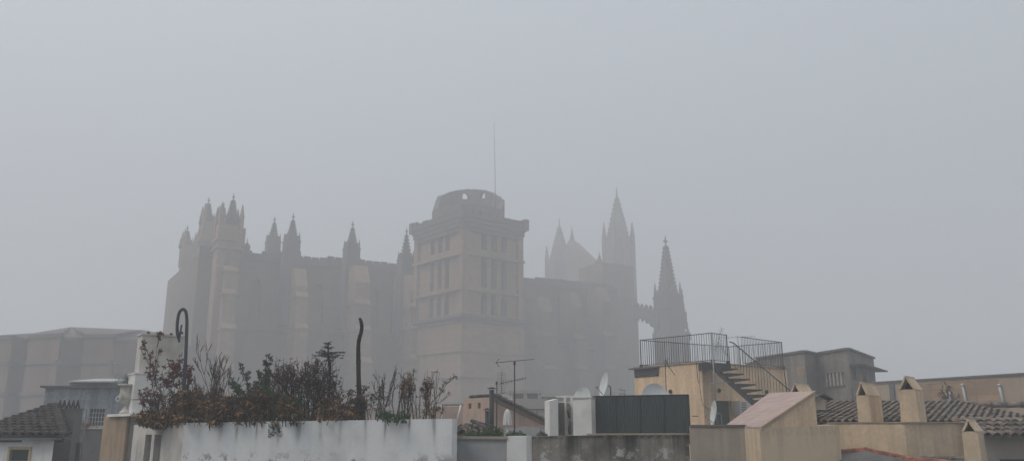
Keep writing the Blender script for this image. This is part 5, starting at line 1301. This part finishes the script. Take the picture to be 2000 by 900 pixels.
# tiled roof behind
zE = ZR(829, 21.3); zR_ = ZR(789, 25.6)
tr_ = thing('tiled_roof_house', (12, 24, 0), 'weathered barrel tiled roof running behind the pointed chimneys', 'roof')
x0 = PX(1596, 21.3); x1 = PX(2060, 21.3); sl = Vector((0.0, 25.6 - 21.3, zR_ - zE)); mb = MB()
tile_roof(mb, (x0, 21.3, zE), (1, -.02, 0), sl, int((x1 - x0) / .185), int(sl.length / .29) + 1, pitch=.185, course=.29, r=.076); mb.build('tiles', m_tile, tr_)
mb = MB(); mb.prism([(x0, 21.5), (x1, 21.4), (x1 + .8, 25.9), (x0 + .6, 25.9)], 0, [zE - .03, zE - .03, zR_ - .03, zR_ - .03]); mb.build('wall', m_tan, tr_)
mb = MB(); 
for k in range(26): x = x0 + .6 + k * .45; yy = 25.68 - .02 * (x - x0); mb.tube([(x, yy, zR_ - .01), (x + .5, yy - .01, zR_)], [.10, .085], n=8, tint=rnd.random())
mb.build('ridge_tile', m_tile, tr_)
# lower tiled eave at the far right and wall beneath
zE2 = ZR(857, 18.9); x0 = PX(1925, 18.9); x1 = PX(2060, 18.9); sl2 = Vector((0, 1.0, .30))
le = thing('lower_tiled_eave', (x0, 19, 0), 'short lower tiled eave over a shaded beige wall at the right edge', 'roof')
mb = MB(); tile_roof(mb, (x0, 18.9, zE2), (1, 0, 0), sl2, int((x1 - x0) / .21) + 1, 4); mb.build('tiles', m_tile, le)
mb = MB(); mb.prism([(x0 - .05, 19.25), (x1, 19.25), (x1, 20.9), (x0 - .05, 20.9)], 0, ZR(846, 19.3)); mb.build('wall', m_tan, le)
mb = MB(); q = A(1985, 896, 19.2); mb.box(q.x - .35, q.x + .6, 19.18, 19.24, q.z - .6, q.z); mb.build('window', m_hollow, le)
# red clay edged roof at the bottom
r_ = thing('red_edged_roof', A(1700, 880, 17.3), 'dark low roof edged with red clay tiles in front of the long beige wall', 'roof')
K_ = [A(1640, 882, 18.3), A(1690, 877, 18.0), A(1782, 897, 16.4), A(1862, 903, 16.0)]
mb = MB()
for i in range(3):
    p, q = K_[i], K_[i + 1]; n = max(2, int((q - p).length / .26))
    for k in range(n):
        s_, e_ = p.lerp(q, k / n), p.lerp(q, (k + 1.1) / n)
        for o in (0, .09): mb.tube([s_ - Vector((0, o, o * .5)), e_ - Vector((0, o, o * .5))], [.055, .048], n=8, tint=rnd.random())
mb.build('edge_tiles', tinted('red_clay_tiles', [(.22, .085, .05), (.33, .13, .075), (.27, .11, .07), (.16, .08, .055)], dirt=.5), r_)
mb = MB(); lowp = [A(1640, 930, 16.8), A(1862, 940, 15.2)]
mb.face([K_[0], K_[1], K_[2], K_[3], lowp[1], lowp[0]], .5); mb.build('roof_deck', m_gray, r_)
mb = MB(); mb.prism([V2(K_[0]), V2(K_[1]), V2(K_[2]), V2(K_[3]), V2(K_[3]) + Vector((0, .1)), V2(K_[0]) + Vector((0, .1))], 0, lowp[1].z - .3); mb.build('wall', m_gray, r_)
# pale rubble coping strip at the foot
mb = MB()
for k in range(40):
    p = A(1795 + k * 2.4, 893 + rnd.uniform(-2, 2), 18.6); mb.lathe(p - Vector((0, 0, .05)), [(.03, 0), (.055, .03), (.03, .07)], n=6, smooth=False)
mb.prism([V2(C(1790, 18.9, 893)), V2(C(1892, 18.9, 893)), V2(C(1892, 18.3, 893)), V2(C(1790, 18.3, 893))][::-1], 0, ZR(896, 18.6) - .02)
one('rubble_coping', mb, m_conc, 'pale rough rubble coping low left of the nearest pointed chimney', 'coping', A(1840, 895, 18.6))

# ---------------------------------------------------------------- old grey building and long sandy wall
P = [(1478, 53, 690), (1572, 48, 681), (1594, 49.6, 686), (1657, 46.5, 682), (1706, 53, 690)]
gp = [V2(C(a, b, 700)) for a, b, _ in P]; z = 18 + 4.25
gb_ = thing('grey_building', (gp[3].x, gp[3].y, 0), 'old stained concrete building with angled walls behind the yellow house', 'building')
full = gp + [V2((gp[4].x + 1, 62)), V2((gp[0].x + 1, 62))]
mb = MB()
for i in range(len(full)):
    a_, b_ = full[i], full[(i + 1) % len(full)]; L_ = (b_ - a_).length; holes = []
    if i == 2: u0_, u1_ = u_on(a_, b_, 1612, 3), u_on(a_, b_, 1648, 3); holes = [rect(u0_, u1_, ZR(752, 47.8), ZR(727, 47.8))]
    if i == 3:
        for x0_, x1_, y1_, y0_ in ((1664.5, 1672, 720, 745), (1685, 1693, 728, 745)): holes.append(rect(u_on(a_, b_, x0_, 3), u_on(a_, b_, x1_, 3), ZR(y0_, 49), ZR(y1_, 49)))
    mb.panel(a_, b_, rect(0, L_, 0, z), holes, .25)
mb.face([(p.x, p.y, z) for p in full], .5); mb.build('wall', m_conc, gb_, nofix=True)
def ins(i, x0_, x1_, y1_, y0_, Yz, mat, name):
    a_, b_ = full[i], full[i + 1]; d_ = (b_ - a_).normalized(); n_ = Vector((-d_.y, d_.x)); mb = MB(); q = a_ + n_ * .22
    wall(mb, q + d_ * (u_on(a_, b_, x0_, 3) - .1), q + d_ * (u_on(a_, b_, x1_, 3) + .1), .03, ZR(y0_, Yz) - .1, ZR(y1_, Yz) + .1); return mb.build(name, mat, gb_), a_, d_, n_
w_, a_, d_, n_ = ins(2, 1612, 1648, 727, 752, 47.8, m_conc, 'window')
mb = MB(); u0_, u1_ = u_on(a_, a_ + d_, 1612, 3), u_on(a_, a_ + d_, 1648, 3)
for k in range(6): p = a_ + n_ * .05 + d_ * (u0_ + (u1_ - u0_) * k / 5); mb.obox(p, d_, .07, .06, ZR(752, 47.8), ZR(727, 47.8))
mb.build('window_frame', m_white2, w_)
mb = MB(); wall(mb, a_ - n_ * .12 + d_ * (u0_ - .1), a_ - n_ * .12 + d_ * (u1_ + .1), .3, ZR(754, 47.8), ZR(752.3, 47.8)); mb.build('window_sill', m_conc, w_)
for x0_, x1_, y1_, y0_ in ((1664.5, 1672, 720, 745), (1685, 1693, 728, 745)): ins(3, x0_, x1_, y1_, y0_, 49, m_gray, 'window')
mb = MB()
for i in range(4): a_, b_ = full[i], full[i + 1]; d_ = (b_ - a_).normalized(); n_ = Vector((-d_.y, d_.x)); wall(mb, a_ - n_ * .12, b_ - n_ * .12, .4, z + .002 + i * .002, z + .12 + i * .002)
mb.build('roof_edge', m_gray, gb_)
a_, b_ = full[3], full[4]; d_ = (b_ - a_).normalized(); n_ = Vector((-d_.y, d_.x)); mb = MB(); wall(mb, a_ - n_ * .7 + d_ * .15, b_ - n_ * .7 + d_ * .5, .69, ZR(717, 49), ZR(714.5, 49)); mb.build('balcony_slab', m_gray, gb_)
mb = MB(); wall(mb, full[3] - n_ * .03 + d_ * .1, full[4] - n_ * .03, .02, 0, ZR(718, 49)); mb = MB()
d2 = (full[1] - full[0]).normalized(); mb.prism([full[1] - d2 * .9 - Vector((0, .05)), full[1] - d2 * .1 - Vector((0, .05)), full[1] - d2 * .1 + Vector((0, .1)), full[1] - d2 * .9 + Vector((0, .1))], z - 1.3, z - .8); mb.build('wall_patch', m_marés, gb_)
mb = MB(); pts = [A(1663, 758, 46.3), A(1665.5, 775, 46.3), A(1665, 785, 46.3), A(1655, 791, 46.4), A(1610, 790, 47.5)]; mb.tube(pts, .045, n=6); mb.build('drainpipe', m_dark, gb_)
# long sandy wall
a, b = V2(C(1704, 45, 744)), V2(C(2040, 36.5, 733)); z0_, z1_ = ZR(745.5, 45), ZR(732, 36.5); zz = (z0_ + z1_) / 2
sw = thing('long_sandy_wall', (a.x, a.y, 0), 'long sandy back wall with patches of bare stone and thin pipes, at the right skyline', 'wall')
mb = MB(); wall(mb, a, b, 4, 0, zz); mb.build('wall', m_sand, sw)
d_ = (b - a).normalized(); n_ = Vector((-d_.y, d_.x)); mb = MB(); wall(mb, a - n_ * .1, b - n_ * .1, .3, zz + .002, zz + .08); mb.build('coping', m_gray, sw)
mb = MB(); u0_, u1_ = u_on(a, b, 1795, 2), u_on(a, b, 1950, 2); wall(mb, a - n_ * .03 + d_ * u0_, a - n_ * .03 + d_ * u1_, .025, ZR(800, 40), zz - .12); mb.build('stone_patch', m_marés, sw)
mb = MB(); u0_, u1_ = u_on(a, b, 1739, 2), u_on(a, b, 1748, 2); wall(mb, a - n_ * .1 + d_ * u0_, a - n_ * .1 + d_ * u1_, .09, ZR(800, 43), ZR(746, 43)); mb.build('dark_slot', m_gray, sw)
def on(px_, py_, o=.12):
    u_ = u_on(a, b, px_, 2); p = a + d_ * u_ - n_ * o; return Vector((p.x, p.y, ZR(py_, p.y)))
for (x0_, y0_, x1_, y1_, lab) in ((1850, 764, 1852.5, 786, 1), (1883, 753, 1887.5, 786, 0), (1954, 753, 1958.5, 784, 0), (1856, 764, 1856, 778, 1)):
    mb = MB(); mb.tube([on(x1_, y1_ + 12), on(x0_, y0_)], .06 if not lab else .045, n=8)
    if not lab: q = on(x0_, y0_ - 1); mb.lathe(q, [(.08, -.05), (.08, .06), (.04, .08)], n=8)
    mb.build('pipe', m_galv, sw)
mb = MB(); q = on(1853, 768, .05)
for k in range(90): p = on(1853 + rnd.gauss(0, 9), 772 + rnd.gauss(0, 6), .06); leaf(mb, p, (rnd.gauss(0, 1), 0, rnd.gauss(0, 1)), .3, .1, rnd.random())
mb.build('ivy_remains', m_brleaf, sw)
q = on(1998, 731, -.5); mb = MB(); mb.lathe((q.x + .3, q.y, q.z - .3), [(.25, 0), (.25, .45), (.32, .46), (.32, .6)], n=8); one('chimney_pot', mb, m_gray, 'dark stub of a chimney pot at the far right skyline', 'chimney pot', q)
